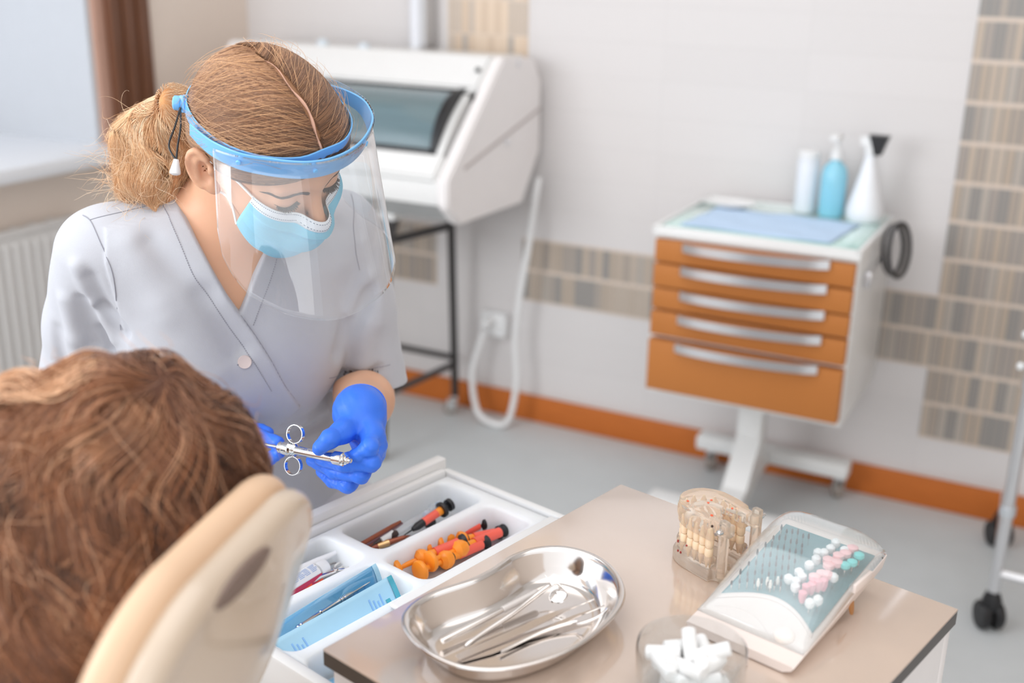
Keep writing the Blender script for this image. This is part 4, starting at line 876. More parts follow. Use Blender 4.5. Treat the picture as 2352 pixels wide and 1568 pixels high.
# burs
def bur(kind, u, v, first=[None]*9):
    z = ztop(v)+.003; pos = cab(u, v, z); return pos
protos = {}
def bur_place(kind, u, v, label, group, hgt=1.0):
    pos = Vector(cab(u, v, ztop(v)+.0022))
    if kind not in protos:
        t = thing('dental_bur' if kind == 'pin' else 'polishing_bur', pos, label, 'bur', group); MM = Matrix.Translation(pos)
        if kind == 'pin':
            lathe('shank', [(0, 0), (.0008, 0), (.0008, .010), (0, .010)], MT['steel'], t, n=8, M=MM); lathe('working_tip', [(0, .010), (.0011, .010), (.0013, .013), (.0006, .0165), (0, .017)], mat('dark_diamond_grit', srgb(96, 92, 96), .4, metal=.6), t, n=8, M=MM)
        else:
            lathe('shank', [(0, 0), (.0009, 0), (.0009, .009), (0, .009)], MT['steel'], t, n=8, M=MM)
            if kind == 'white': pr, c_ = [(0, .0075), (.0028, .008), (.0042, .0105), (.0040, .014), (.0022, .0158), (0, .016)], srgb(240, 240, 238)
            elif kind == 'pink': pr, c_ = [(0, .0085), (.0030, .009), (.0050, .011), (.0050, .0145), (.0034, .0155), (0, .0157)], srgb(250, 196, 196)
            elif kind == 'rose': pr, c_ = [(0, .004), (.0020, .005), (.0034, .010), (.0036, .0155), (.0020, .0165), (0, .0167)], srgb(240, 160, 170)
            elif kind == 'teal': pr, c_ = [(0, .0085), (.0028, .009), (.0046, .011), (.0044, .0140), (.0026, .0150), (0, .0152)], srgb(120, 220, 216)
            else: pr, c_ = [(0, .006), (.0012, .0065), (.0016, .010), (.0008, .0145), (0, .015)], srgb(244, 238, 228)
            lathe('polishing_head', pr, mat(kind+'_rubber_head', c_, .5, noise=.04), t, n=14, M=MM)
        bs_ = 1.0 if kind == 'pin' else 1.22; protos[kind] = t; t.scale = (bs_, bs_, hgt*bs_); return t
    src = protos[kind]; t = src.copy(); COL.objects.link(t); t.location = pos; t.scale = (src.scale[0], src.scale[1], hgt*src.scale[0]); t['label'] = label; t['group'] = group
    for ch in src.children:
        c2 = ch.copy(); COL.objects.link(c2); c2.parent = t
    return t
def fv(su, sv): u = U0+.012+(U1-U0-.024)*su; return u, vfront(u)+.004+(V1-.028-vfront(u)-.004)*sv
for i in range(9):
    for j in range(7):
        if i+j*.3 > 7.4: continue
        u, v = fv(.02+.066*i, .04+.15*j); bur_place('pin', u, v, 'thin steel bur standing in the left part of the teal foam', 'thin burs in the left part of the foam', .75+.35*((i*7+j*3) % 5)/5)
for k, (su, sv) in enumerate([(.26, .02), (.33, .06), (.38, .02), (.42, .10)]): u, v = fv(su, sv); bur_place('cone', u, v, 'tiny cream cone bur in the front rows of the foam', 'small cream cone burs', .9)
lab = {'white': 'white round-headed polishing bur in the bur box', 'pink': 'pale pink polishing bur in the bur box', 'rose': 'deep pink cone polishing bur at the front of the bur box', 'teal': 'turquoise disc polishing bur near the box right rear'}
grp = {'white': 'white polishing burs', 'pink': 'pale pink polishing burs', 'rose': 'deep pink polishing burs', 'teal': 'turquoise polishing burs'}
for kind, L_ in {'white': [(.66, .96), (.66, .84), (.64, .72), (.58, .70), (.62, .58), (.60, .46), (.56, .30), (.52, .14), (.60, .16), (.64, .08), (.62, .26), (.90, .50), (.88, .06), (.93, .16), (.80, .90)], 'pink': [(.86, .96), (.84, .84), (.80, .76), (.74, .64), (.78, .58), (.84, .66), (.78, .44), (.84, .46), (.74, .34)],
                 'rose': [(.76, .06), (.74, .16), (.78, .22), (.82, .30), (.76, .28), (.86, .36)], 'teal': [(.97, .90), (.96, .78), (.92, .70)]}.items():
    for su, sv in L_: u, v = fv(su, sv); bur_place(kind, u, v, lab[kind], grp[kind], .95+.1*random.random())
# ------------------------------------------------------------------ glass of cotton rolls
GC = onz(1590, 1568, TOP); GC = np.array([*onz(1590, 1482, TOP+.052)[:2], TOP]); GR = .0515
gl = thing('glass_jar', GC, 'clear round glass jar of white cotton rolls at the front edge', 'jar')
M_GL = clear('tumbler_glass', (.94, .955, .96), base=.06, rough=.02, power=1.4)
lathe('glass_wall', [(0, .0005), (GR-.004, .0005), (GR-.001, .003), (GR, .008), (GR, .050), (GR-.0008, .0525), (GR-.0028, .0525), (GR-.0036, .050), (GR-.0036, .011), (GR-.006, .007), (0, .006)], M_GL, gl, n=64, M=Matrix.Translation(GC))
M_COT = mat('white_cotton', (.86, .86, .85), .95, noise=.03, bump=.5, bscale=600, sheen=.3)
lay = []
rr = random.Random(3)
for L_, (n_, zc) in enumerate(((5, .0145), (5, .027), (5, .039))):
    for i in range(n_):
        a = 2*math.pi*i/n_+L_*.6; r_ = .022 if L_ < 2 else .019; lay.append((r_*math.cos(a), r_*math.sin(a), zc, a+1.2+rr.uniform(-.3, .3), rr.uniform(-.12, .25) if L_ else 0))
lay += [(-.004, .006, .047, 2.1, .75), (.018, .008, .046, .4, .35), (.012, -.008, .044, 1.9, -.5), (-.026, -.004, .038, .2, .15), (-.02, -.02, .036, 2.4, .1)]
cr0 = None
for i, (x, y, z, a, tl) in enumerate(lay):
    if cr0 is None:
        cr0 = lathe('cotton_roll', [(0, -.0165), (.0055, -.0165), (.0068, -.0155), (.0070, 0), (.0068, .0155), (.0055, .0165), (0, .0165)], M_COT, None, n=20); o_ = cr0
    else: o_ = cr0.copy(); COL.objects.link(o_)
    o_.matrix_world = Matrix.Translation(Vector(GC)+Vector((x, y, z))) @ Matrix.Rotation(a, 4, 'Z') @ Matrix.Rotation(math.pi/2-tl, 4, 'Y')
    tag(o_, 'white cotton roll piled in the round glass jar', 'cotton roll', 'cotton rolls in the glass jar')
# ================================================================== THE DENTIST
def orth(L, U):
    U = np.array(U)/np.linalg.norm(U); L = np.array(L)-U*(np.array(L)@U); L /= np.linalg.norm(L); Fv = np.cross(L, U); return L, Fv, U
HO = np.array([-.888, 1.071, 1.215]); HL, HF, HU = orth([.358, .922, .145], [.492, -.318, .811])
HL0, HF0 = HL.copy(), HF.copy(); HO0 = HO.copy(); _a = math.radians(9); HO = HO-cr*.0035; HL, HF = HL*math.cos(_a)-HF*math.sin(_a), HF*math.cos(_a)+HL*math.sin(_a)
HR = np.stack([HL, HF, HU], 1)
def Hp(x, y, z): return HO+HL*x+HF*y+HU*z
def Hp0(x, y, z): return HO0+HL0*x+HF0*y+HU*z
def hl(p): return (p-HO) @ HR
def in_poly(q, poly):
    """signed distance to polygon (negative inside)"""
    poly = np.asarray(poly, float); n = len(poly); d = np.full(len(q), 1e9); inside = np.zeros(len(q), bool)
    for i in range(n):
        a, b = poly[i], poly[(i+1) % n]; e = b-a; w_ = q-a; t = np.clip((w_@e)/(e@e), 0, 1); d = np.minimum(d, np.linalg.norm(w_-t[:, None]*e, axis=1))
        c = ((a[1] > q[:, 1]) != (b[1] > q[:, 1])); xi = (b[0]-a[0])*(q[:, 1]-a[1])/((b[1]-a[1])+1e-12)+a[0]; inside ^= c & (q[:, 0] < xi)
    return np.where(inside, -d, d)
shR, shL = P(236, 580, 1.44), P(780, 536, 1.56); elR, elL = P(180, 930, 1.60), P(843, 905, 1.66)
wrL, wrR = P(826, 946, 1.425), P(500, 1030, 1.53)
mid = (shR+shL)/2; chest = P(520, 720, 1.53); waist = P(585, 960, 1.68); hip = P(610, 1190, 1.80); nb = P(500, 520, 1.49)
tU = (mid-waist); tU /= np.linalg.norm(tU); tR = shR-shL; tR -= tU*(tR@tU); tR /= np.linalg.norm(tR); tF = np.cross(tU, tR)
if tF@(CAMP-mid) < 0: tF = -tF
TR = np.stack([tR, tF, tU], 1)
def torso(p, o):
    d = s_ell(p, chest, (.143+o, .092+o, .150+o), TR); d = smin(d, s_ell(p, waist, (.112+o, .085+o, .13+o), TR), .08)
    d = smin(d, s_ell(p, hip, (.160+o, .115+o, .105+o), TR), .09)
    d = smin(d, s_chain(p, [shR-tR*.02, nb-tU*.02, shL+tR*.02], [.048+o, .055+o, .048+o]), .07)
    for s in (-1, 1): d = smin(d, s_ell(p, chest+tR*.066*s+tF*.055-tU*.055, (.058+o, .042+o, .060+o), TR), .06)
    return d
def arm(p, s, e, w_, o, k=.02): return s_chain(p, [s, s+(e-s)*.5, e, e+(w_-e)*.4, w_], [.050+o, .042+o, .038+o, .040+o, .026+o], k)
def headsdf(q):
    d = s_ell(q, (0, -.004, .037), (.0700, .0870, .0740)); d = smin(d, s_ell(q, (0, .026, .037), (.0600, .0625, .047)), .03)
    d = smin(d, s_ell(q, (0, .024, -.032), (.0570, .062, .070)), .035); d = smin(d, s_ell(q, (0, .042, -.074), (.040, .042, .034)), .03)
    d = smin(d, s_ell(q, (0, .068, -.094), (.018, .016, .014)), .02)
    for s in (-1, 1):
        d = smin(d, s_ell(q, (s*.037, .056, -.030), (.024, .024, .024)), .025)
        d = smax(d, -s_ell(q, (s*.033, .101, .001), (.019, .017, .0125)), .014)
        d = smin(d, s_ell(q, (s*.0325, .0735, -.002), (.0150, .0140, .0125)), .006)
    d = smin(d, s_cap(q, (-.040, .076, .0195), (.0, .084, .0185), .009, .009), .014); d = smin(d, s_cap(q, (.040, .076, .0195), (.0, .084, .0185), .009, .009), .014)
    d = smin(d, s_cap(q, (0, .083, .010), (0, .106, -.034), .0065, .0095), .012)
    for s in (-1, 1): d = smin(d, s_ell(q, (s*.011, .098, -.040), (.008, .010, .007)), .008)
    d = smin(d, s_ell(q, (0, .089, -.062), (.024, .010, .0045)), .006); d = smin(d, s_ell(q, (0, .087, -.070), (.020, .010, .0050)), .006)
    d = smax(d, -s_ell(q, (0, .104, -.066), (.022, .010, .0014)), .003)
    for s in (-1, 1):   # ears
        top, lobe = np.array([s*.0835, -.020, .022]), np.array([s*.0745, .006, -.033]); c = (top+lobe)/2
        zu = (top-lobe)/np.linalg.norm(top-lobe); xo = np.array([s*.84, .54, 0]); xo -= zu*(xo@zu); xo /= np.linalg.norm(xo); yo = np.cross(zu, xo); yo = -yo if yo[1] > 0 else yo; c = c+yo*.006; ER = np.stack([xo, yo, zu], 1)
        e = s_ell(q, c, (.0055, .0155, .0275), ER); cc_ = s_ell(q, c+xo*.0060-zu*.003-yo*.003, (.0085, .0085, .0155), ER)
        rim_ = [c+zu*.0252*math.cos(a)+yo*.0145*math.sin(a)+xo*.003 for a in np.linspace(-1.0, 2.7, 11)]
        e = smin(e, s_chain(q, rim_, [.0030]*11), .004); e = smin(e, s_ell(q, lobe+zu*.004, (.005, .009, .009), ER), .006)
        e2 = s_ell(q, c-yo*.0125+xo*.003-zu*.002, (.004, .004, .006))
        e2 = np.minimum(e2, s_cap(q, c+zu*.013+yo*.001+xo*.003, c-zu*.010+yo*.0065+xo*.002, .0022, .0022))
        d = smin(d, e, .006); d = smax(d, -cc_, .003); d = smin(d, e2, .004)
    return d
# fingers of both hands: list of chains
fingL = [([(812, 972, 1.405), (785, 993, 1.378), (757, 1008, 1.358), (734, 1029, 1.351)], [.0175, .0142, .0110, .0088]),
 ([(852, 1000, 1.392), (849, 1028, 1.362), (824, 1046, 1.366), (797, 1053, 1.376)], [.0125, .0105, .0092, .0078]),
 ([(862, 1024, 1.402), (853, 1062, 1.368), (790, 1067, 1.374), (736, 1056, 1.400)], [.0125, .0108, .0094, .0076]),
 ([(858, 1040, 1.418), (829, 1090, 1.380), (768, 1083, 1.398), (716, 1058, 1.425)], [.0125, .0105, .0090, .0074]),
 ([(846, 1054, 1.432), (800, 1114, 1.400), (764, 1104, 1.416), (738, 1084, 1.432)], [.0115, .0098, .0084, .0070])]
fingR = [([(545, 1000, 1.500), (572, 1000, 1.472), (602, 1007, 1.450), (638, 1016, 1.424)], [.0165, .0135, .0105, .0085]),
 ([(548, 1050, 1.490), (580, 1078, 1.462), (608, 1060, 1.448), (641, 1039, 1.424)], [.0125, .0105, .0094, .0078]),
 ([(540, 1060, 1.505), (560, 1095, 1.480), (585, 1088, 1.465), (606, 1066, 1.462)], [.0125, .0105, .0092, .0078]),
 ([(535, 1050, 1.520), (545, 1096, 1.500), (575, 1098, 1.490), (595, 1080, 1.488)], [.0125, .0102, .0090, .0075]),
 ([(548, 1010, 1.515), (575, 985, 1.500), (600, 988, 1.482), (616, 993, 1.470)], [.0110, .0095, .0082, .0070])]
FL_ = [([P(*c) for c in a], r) for a, r in fingL]; FR_ = [([P(*c) for c in a], r) for a, r in fingR]
def hand(p, fs, w_, o, pr=.0135):
    d = None
    for i, (c, r) in enumerate(fs):      # palm: wrist to each knuckle
        e = s_cap(p, w_, c[0], .024+o, (pr if i else .0175)+o); d = e if d is None else smin(d, e, .014)
    d = smin(d, s_cap(p, fs[1][0][0], fs[-1][0][0], pr+o, pr+o), .012)
    tip = None
    for c, r in fs:
        e = s_chain(p, c, [x+o for x in r], .004); tip = e if tip is None else smin(tip, e, .0022)
    return smin(d, tip, .006)
neckA = Hp(0, -.030, -.075)
def near(p, c, r, f, base):
    m = np.linalg.norm(p-c, axis=1) < r; out = base.copy()
    if m.any(): out[m] = f(p[m], base[m])
    return out
def body(p):
    d = near(p, HO, .22, lambda q, b: headsdf(hl(q)), np.linalg.norm(p-HO, axis=1)-.13); d = smin(d, s_chain(p, [Hp(0, -.022, -.03), neckA, nb-tF*.005], [.050, .048, .056], .02), .03)
    d = smin(d, torso(p, -.002), .05); 
    for s, e, w_ in ((shR, elR, wrR), (shL, elL, wrL)): d = smin(d, arm(p, s, e, w_, -.003), .03)
    for fs, w_ in ((FL_, wrL), (FR_, wrR)): d = near(p, w_, .26, lambda q, b, fs=fs, w_=w_: smin(b, hand(q, fs, w_, -.0025), .015), d)
    return d
dent = thing('person', (hip[0], hip[1], 0), 'seated person in grey wrap tunic and blue gloves bending over a metal syringe', 'person')
def bounds(pts, m): pts = np.array(pts); return pts.min(0)-m, pts.max(0)+m
lo, hi = bounds([HO+HU*.13, HO-HU*.1, Hp(.1, .12, 0), Hp(-.1, -.12, 0), shR, shL, elR, elL, wrL, wrR, hip, waist]+[c for f in FL_+FR_ for c in f[0]], .10); hi[2] = HO[2]+.16; lo[2] = hip[2]-.14
V, F = sdf_mesh(body, lo, hi, .0027)
# finer face
# eyes are closed: lashes and brows are parts
mk('body', V, F, MT['skin'], dent)
# lashes / brows
def hsurfv(x, z, o=0):
    """front surface of the head at local x,z (arrays)"""
    x = np.atleast_1d(x).astype(float); z = np.atleast_1d(z).astype(float); y = np.full(len(x), .13)
    for _ in range(50): y = y-headsdf(np.stack([x, y, z], 1))*.8
    return np.stack([x, y+o, z], 1)
for s in (-1, 1):
    t = np.arange(46)/45; x = s*(.0205+.0255*t); z = -.0078-.0030*np.sin(np.pi*t)+.0018*t; b0 = hsurfv(x, z)
    ln = .0095*(.55+.45*np.sin(np.pi*np.minimum(1, t*1.05)))*(1+.15*RNG.normal(size=46)); dx = s*(t-.45)*.006+RNG.normal(size=46)*.0006; q = np.linspace(0, 1, 6)[None]
    path = b0[:, None]+np.stack([dx[:, None]*q, ln[:, None]*.75*q, -ln[:, None]*(.65*q-.28*q*q)], 2)
    tubes(HO+path @ HR.T, .00055, 'eyelashes', MT['blackpl'], dent, tip=.2)
    t = np.linspace(0, 1, 14); crs = hsurfv(s*(.0195+.0285*t), -.0072-.0030*np.sin(np.pi*t)+.0020*t, .0003)
    tube('lash_line', [HO+HR@c for c in crs], [.0002]+[.0004]*12+[.0002], MT['brow'], dent, n=6)
    n = 420; t = RNG.random(n); x = s*(.011+.038*t); z = .0080+.0036*np.sin(np.pi*t*.9)-.0040*t*t+RNG.normal(size=n)*.0018*(1.15-t); q = np.linspace(0, 1, 4)
    X = x[:, None]+s*.0075*q[None]; Z = z[:, None]+(.0022*(1-1.6*t))[:, None]*q[None]; path = hsurfv(X.ravel(), Z.ravel(), .0004).reshape(n, 4, 3)
    tubes(HO+path @ HR.T, .00040, 'eyebrow', MT['brow'], dent, tip=.3)
# ------------------------------------------------------------------ tunic
def tq(p): q = (p-mid) @ TR; return q
def sleeves(p):
    out = []
    for s, e, L_ in ((shR, elR, 1.0), (shL, elL, .90)):
        dv = (e-s); out.append(s_chain(p, [s, s+dv*.45, s+dv*1.0], [.059, .057, .0605 if L_ < 1 else .058], .02))
    return out
def basecloth(p):
    d = torso(p, .009)
    for e in sleeves(p): d = smin(d, e, .012)
    return d
def h0(x, y): return hit(basecloth, x, y)
def hl_(pts): return [h0(*q) for q in pts]
Vp = [(398, 438), (430, 500), (455, 556), (492, 628), (525, 685), (553, 724), (568, 690), (585, 640), (607, 585), (640, 520), (690, 470)]
def t2(x, y):
    q = h0(x, y)
    if q is None: r_ = ray(x, y); q = CAMP+r_*(((mid+tF*.06-CAMP)@tF)/(r_@tF))
    a = tq(q[None])[0]; return (a[0], a[2])
vpoly = [t2(*q) for q in Vp]; vtop = max(v[1] for v in vpoly)
vpoly = vpoly + [(vpoly[-1][0]-.01, vtop+.3), (vpoly[0][0]+.0, vtop+.3)]
ov = [t2(*q) for q in [(398, 438), (455, 556), (525, 685), (553, 724), (585, 768), (622, 826), (655, 886), (689, 934), (640, 972), (560, 1000), (300, 1000), (290, 780), (240, 600), (240, 520)]]
folds = [((345, 560), (470, 680), -.004, .016), ((470, 680), (545, 800), -.006, .015), ((300, 560), (380, 720), .004, .02), ((380, 700), (500, 850), .003, .02), ((288, 762), (232, 705), -.013, .008), ((232, 705), (205, 640), -.007, .010),
 ((178, 612), (222, 700), .007, .009), ((222, 700), (262, 775), .006, .009), ((150, 690), (172, 780), .006, .010), ((172, 780), (200, 850), .005, .010), ((190, 690), (215, 790), -.007, .009), ((130, 760), (150, 850), -.005, .009), ((232, 760), (258, 800), -.008, .008),
 ((828, 560), (842, 640), .004, .012), ((846, 632), (806, 718), .007, .009), ((845, 668), (782, 805), -.013, .012), ((872, 560), (868, 740), .003, .012), ((842, 745), (835, 850), .004, .014), ((868, 850), (778, 868), -.006, .008), ((700, 600), (745, 700), -.002, .02),
 ((640, 1010), (755, 965), -.006, .010), ((600, 985), (700, 960), .004, .010), ((620, 1050), (770, 1010), -.005, .012), ((690, 560), (770, 520), -.003, .015), ((740, 470), (790, 600), .003, .02)]
fold3 = []
for a, b, am, wd in folds:
    A, B = h0(*a), h0(*b)
    if A is not None and B is not None: fold3.append((A, B, am, wd))
hemc = shL+(elL-shL)*.93; hemn = (elL-shL)/np.linalg.norm(elL-shL); hemn = hemn+np.array([.05, -.22, .10]); hemn /= np.linalg.norm(hemn)
hemcR = shR+(elR-shR)*.9; hemnR = (elR-shR)/np.linalg.norm(elR-shR)
def tunic(p):
    q = tq(p); q2 = q[:, [0, 2]]; d = torso(p, .009)
    for e_, (c, n_) in zip(sleeves(p), ((hemcR, hemnR), (hemc, hemn))): d = smin(d, smax(e_, (p-c)@n_, .002), .012)
    for A, B, am, wd in fold3:
        t = seg_d(p, A, B); d = d-1.5*am*np.exp(-(t/wd)**2)
    d = d-.0012*np.sin(q[:, 0]*38+q[:, 2]*22+2*np.sin(q[:, 2]*17))*np.clip(1, 0, 1)
    front = q[:, 1] > .0
    so = in_poly(q2, ov); d = d-np.where(front, .0035*np.clip(.5-so/.002, 0, 1), 0)
    # neck opening
    sv = in_poly(q2, vpoly); cut = np.maximum(sv, -(q[:, 1]-.005)); d = smax(d, -cut, .003)
    nk = s_chain(p, [neckA+HU*.03, neckA, nb+tU*.012], [.055, .053, .050]); d = smax(d, -nk, .004)
    # sleeve ends, hollow
    for c, n_, s, e, w_ in ((hemc, hemn, shL, elL, wrL), (hemcR, hemnR, shR, elR, wrR)):
        inner = s_chain(p, [s+(e-s)*.75, s+(e-s)*1.15], [.0525, .0580]) if c is hemc else s_chain(p, [s+(e-s)*.75, s+(e-s)*1.15], [.050, .054])
        d = smax(d, -np.maximum(inner, -((p-c)@n_+.035)), .002)
    return d
lo, hi = bounds([shR, shL, elR, elL, hip, waist, nb], .10); lo[2] = hip[2]-.05; hi[2] = nb[2]+.06
def tunic_c(p): return smax(tunic(p), (hip[2]-.03)-p[:, 2], .004)
V, F = sdf_mesh(tunic_c, lo, hi, .0026); tun = mk('tunic', V, F, MT['scrub'], dent)
def seam(nm, pts, r=.0005, m='scrub_seam', off=.0005, n=6, f=tunic_c, par=None, dash=None):
    P3 = [hit(f, *q) for q in pts]; P3 = [q for q in P3 if q is not None]
    if len(P3) < 2: return
    c = catmull(P3, n); c = np.array(c)
    for _ in range(4): g = grad(f, c, 2.5e-3); dd = ev(f, c); c = c-g*np.clip(dd-off, -.003, .003)[:, None]
    if dash is None: return tube(nm, list(c), r, MT[m], par or dent, n=6)
    bm = bmesh.new(); L_ = np.r_[0, np.cumsum(np.linalg.norm(np.diff(c, axis=0), axis=1))]; s = 0
    while s < L_[-1]-dash:
        a = np.array([np.interp(s, L_, c[:, k]) for k in range(3)]); b = np.array([np.interp(s+dash*.6, L_, c[:, k]) for k in range(3)]); add_tube(bm, [a, b], r, 5); s += dash
    return bmk(nm, bm, MT[m], par or dent)
MT['scrub_dark'] = mat('dark_grey_thread', srgb(134, 136, 146), .9)
seam('shoulder_seam', [(206, 505), (250, 493), (289, 484), (349, 469), (385, 452), (399, 443)], .0006, 'scrub_dark', 0)
seam('armhole_seam', [(190, 494), (209, 509), (233, 562), (256, 619), (266, 678), (276, 731), (284, 755)], .0005)
seam('armhole_seam', [(806, 446), (813, 480), (812, 523), (817, 575), (826, 620)], .0005)
seam('collar_stitch', [(372, 466), (408, 546), (448, 639), (491, 698), (531, 758), (564, 804), (591, 844), (625, 900)], .00055, dash=.0030)
seam('collar_stitch', [(637, 590), (617, 655), (597, 705), (580, 752)], .00055, dash=.0030)
seam('wrap_edge', [(553, 724), (585, 768), (622, 826), (655, 886), (688, 932)], .0005, off=.0)
seam('cuff_stitch', [(757, 868), (800, 856), (850, 848), (900, 835)], .0006, dash=.0035)
bp_ = hit(tunic_c, 562, 831); g = grad(tunic_c, bp_[None], 2e-3)[0]
lathe('button', [(0, 0), (.0080, 0), (.0088, .0012), (.0082, .0026), (.0058, .0022), (0, .0018)], mat('beige_button', srgb(216, 200, 196), .4), dent, M=align(bp_-g*.0005, bp_+g), n=28)
seam('buttonhole', [(545, 838), (556, 833)], .0009, 'scrub_dark')
# ------------------------------------------------------------------ trousers, shoes
knR, knL = np.array([-.80, .84, .50]), np.array([-.735, 1.14, .50]); hpR, hpL = hip+tR*.08-np.array([0, 0, .02]), hip-tR*.08-np.array([0, 0, .02])
ftR, ftL = np.array([-.84, .80, .09]), np.array([-.80, 1.20, .09])
def trous(p):
    d = s_ell(p, hip-np.array([0, 0, .02]), (.172, .13, .12), TR)
    for h_, k_, f_ in ((hpR, knR, ftR), (hpL, knL, ftL)): d = smin(d, s_chain(p, [h_, k_, f_], [.088, .062, .048], .02), .05)
    d = d-.004*np.sin(p[:, 0]*60+p[:, 2]*35)*np.sin(p[:, 1]*45); return d
lo, hi = bounds([hip, knR, knL, ftR, ftL], .15); V, F = sdf_mesh(trous, lo, hi, .005); mk('trousers', V, F, MT['trouser'], dent)
for f_ in (ftR, ftL):
    sf = lambda p, f_=f_: smax(smin(s_ell(p, f_+np.array([.05, -.01, -.055]), (.12, .046, .040)), s_cap(p, f_, f_-np.array([0, 0, .05]), .042, .045), .03), .001-p[:, 2], .004)
    V, F = sdf_mesh(sf, f_-np.array([.15, .09, .11]), f_+np.array([.22, .09, .09]), .005); mk('shoe', V, F, MT['whitepl'], dent)
stl = thing('stool', (hip[0], hip[1], 0), 'round grey wheeled stool under the seated person in grey', 'stool')
sz = hip[2]-.155
lathe('seat', [(0, sz-.05), (.16, sz-.05), (.175, sz-.03), (.17, sz-.006), (.15, sz), (0, sz)], mat('grey_vinyl_seat', (.3, .3, .32), .5), stl, M=T(hip[0], hip[1], 0), n=40)
tube('column', [(hip[0], hip[1], .08), (hip[0], hip[1], sz-.05)], .025, MT['chrome'], stl, n=18)
for k in range(5):
    a = 2*math.pi*k/5; e = (hip[0]+.22*math.cos(a), hip[1]+.22*math.sin(a)); tube('base_arm', [(hip[0], hip[1], .09), (*e, .07)], .015, MT['chrome'], stl)
    lathe('wheel', [(0, -.012), (.024, -.01), (.026, 0), (.024, .01), (0, .012)], MT['blackpl'], stl, M=T(e[0], e[1], .0262) @ Matrix.Rotation(math.pi/2, 4, 'X'), n=18)
# ------------------------------------------------------------------ gloves
def glove(fs, w_, e_, nm, cuffpx=None):
    ax_ = (e_-w_)/np.linalg.norm(e_-w_); c1 = w_+ax_*.030
    def f(p):
        d = smin(hand(p, fs, w_, 0), s_cap(p, w_, c1, .0285, .0315), .015); q = (p-w_)@ax_
        ang = np.sin(p[:, 2]*520+p[:, 0]*260); d = d-.0003*ang
        # creases over the knuckles
        for c, r in fs:
            for j in c[1:3]: t = np.linalg.norm(p-j, axis=1); d = d+.0006*np.exp(-(t/.012)**2)*np.sin(t*1400)
        d = smax(d, q-.036, .002); d = smax(d, -np.maximum(s_cap(p, w_+ax_*.01, c1+ax_*.03, .0270, .0305), -(q-.018)), .001); return d
    lo, hi = bounds([c for a in fs for c in a[0]]+[w_, c1], .045); V, F = sdf_mesh(f, lo, hi, .0013); g_ = mk(nm, V, F, MT['glove'], dent)
    s_, b_ = frame_axes(ax_); ring = [w_+ax_*.0355+(.0316+.0006*math.sin(3*a))*(s_*math.cos(a)+b_*math.sin(a)) for a in np.linspace(0, 2*math.pi, 40, endpoint=False)]
    tube('cuff_roll', ring, .0016, MT['glove'], g_, n=8, closed=True); return f
gf = glove(FL_, wrL, elL, 'glove'); gfR = glove(FR_, wrR, elR, 'glove')
# ------------------------------------------------------------------ aspirating syringe
A_, B_ = P(640, 1026, 1.405), P(806, 1058, 1.343); ax_ = (B_-A_); k = np.linalg.norm(ax_); ax_ /= k
sy = thing('metal_syringe', A_, 'chrome dental syringe with two finger rings held between blue gloves', 'syringe'); M = align(A_, B_)
CH = MT['chrome']
lathe('rear_collar', [(0, 0), (.0050, 0), (.0072, .003), (.0072, .0065), (.0060, .0072), (.0060, .0085), (.0080, .0092), (.0084, .012), (.0084, .019), (.0068, .0205), (0, .0205)], CH, sy, M=M, n=28)
lathe('ring_collar', [(0, .020), (.0070, .020), (.0085, .0215), (.0070, .0235), (.0080, .0250), (.0066, .0265), (.0078, .028), (.0060, .030), (0, .030)], CH, sy, M=M, n=28)
lathe('barrel', [(0, .029), (.0058, .029), (.0058, k-.022), (.0045, k-.021), (0, k-.021)], CH, sy, M=M, n=28)
bm = bmesh.new(); add_lathe(bm, [(0, k-.026), (.0072, k-.026)]+[(.0080+.00025*(i % 2), k-.025+.0009*i) for i in range(16)]+[(.0062, k-.010), (.0062, k-.0085), (.0042, k-.008), (.0042, k-.004), (.0027, k-.003), (.0027, k), (.0014, k), (0, k-.001)], 28, M); bmk('needle_hub', bm, CH, sy, auto=50)
up_ = cu-ax_*(cu@ax_); up_ /= np.linalg.norm(up_); sd_ = np.cross(ax_, up_)
for s in (1, -1):
    c = A_+ax_*.0255+up_*s*.0195-(sd_*.001); v1 = up_; v2 = (ax_*.70*s*0+ax_*.72+sd_*.69*(1 if sd_@fw < 0 else -1)); v2 /= np.linalg.norm(v2)
    v2 = (cr*.86-fw*.35); v2 -= v1*(v2@v1); v2 /= np.linalg.norm(v2); nrm = np.cross(v1, v2)
    bm = bmesh.new(); prof_ = [(.0108, -.003), (.0116, -.003), (.0116, .003), (.0108, .003)]; n = 40; rings = []
    for q in range(n):
        a = 2*math.pi*q/n; rings.append([bm.verts.new(c+(v1*math.cos(a)*1.0+v2*math.sin(a)*.98)*r_+nrm*z_) for r_, z_ in prof_])
    for q in range(n):
        for j in range(4): bm.faces.new((rings[q][j], rings[q][(j+1) % 4], rings[(q+1) % n][(j+1) % 4], rings[(q+1) % n][j]))
    bmk('finger_ring', bm, CH, sy, auto=40)
    tube('ring_stem', [A_+ax_*.0255+up_*s*.006, A_+ax_*.0255+up_*s*.0088], .0022, CH, sy, n=10)
tube('plunger_rod', [A_, A_-ax_*.022], .0016, CH, sy, n=10)
bm = bmesh.new(); MI = mat('etched_blue_print', srgb(52, 72, 150), .4)
side_ = (-fw)-ax_*((-fw)@ax_); side_ /= np.linalg.norm(side_); oth = np.cross(ax_, side_); rr = random.Random(5)
if oth@cu < 0: oth = -oth
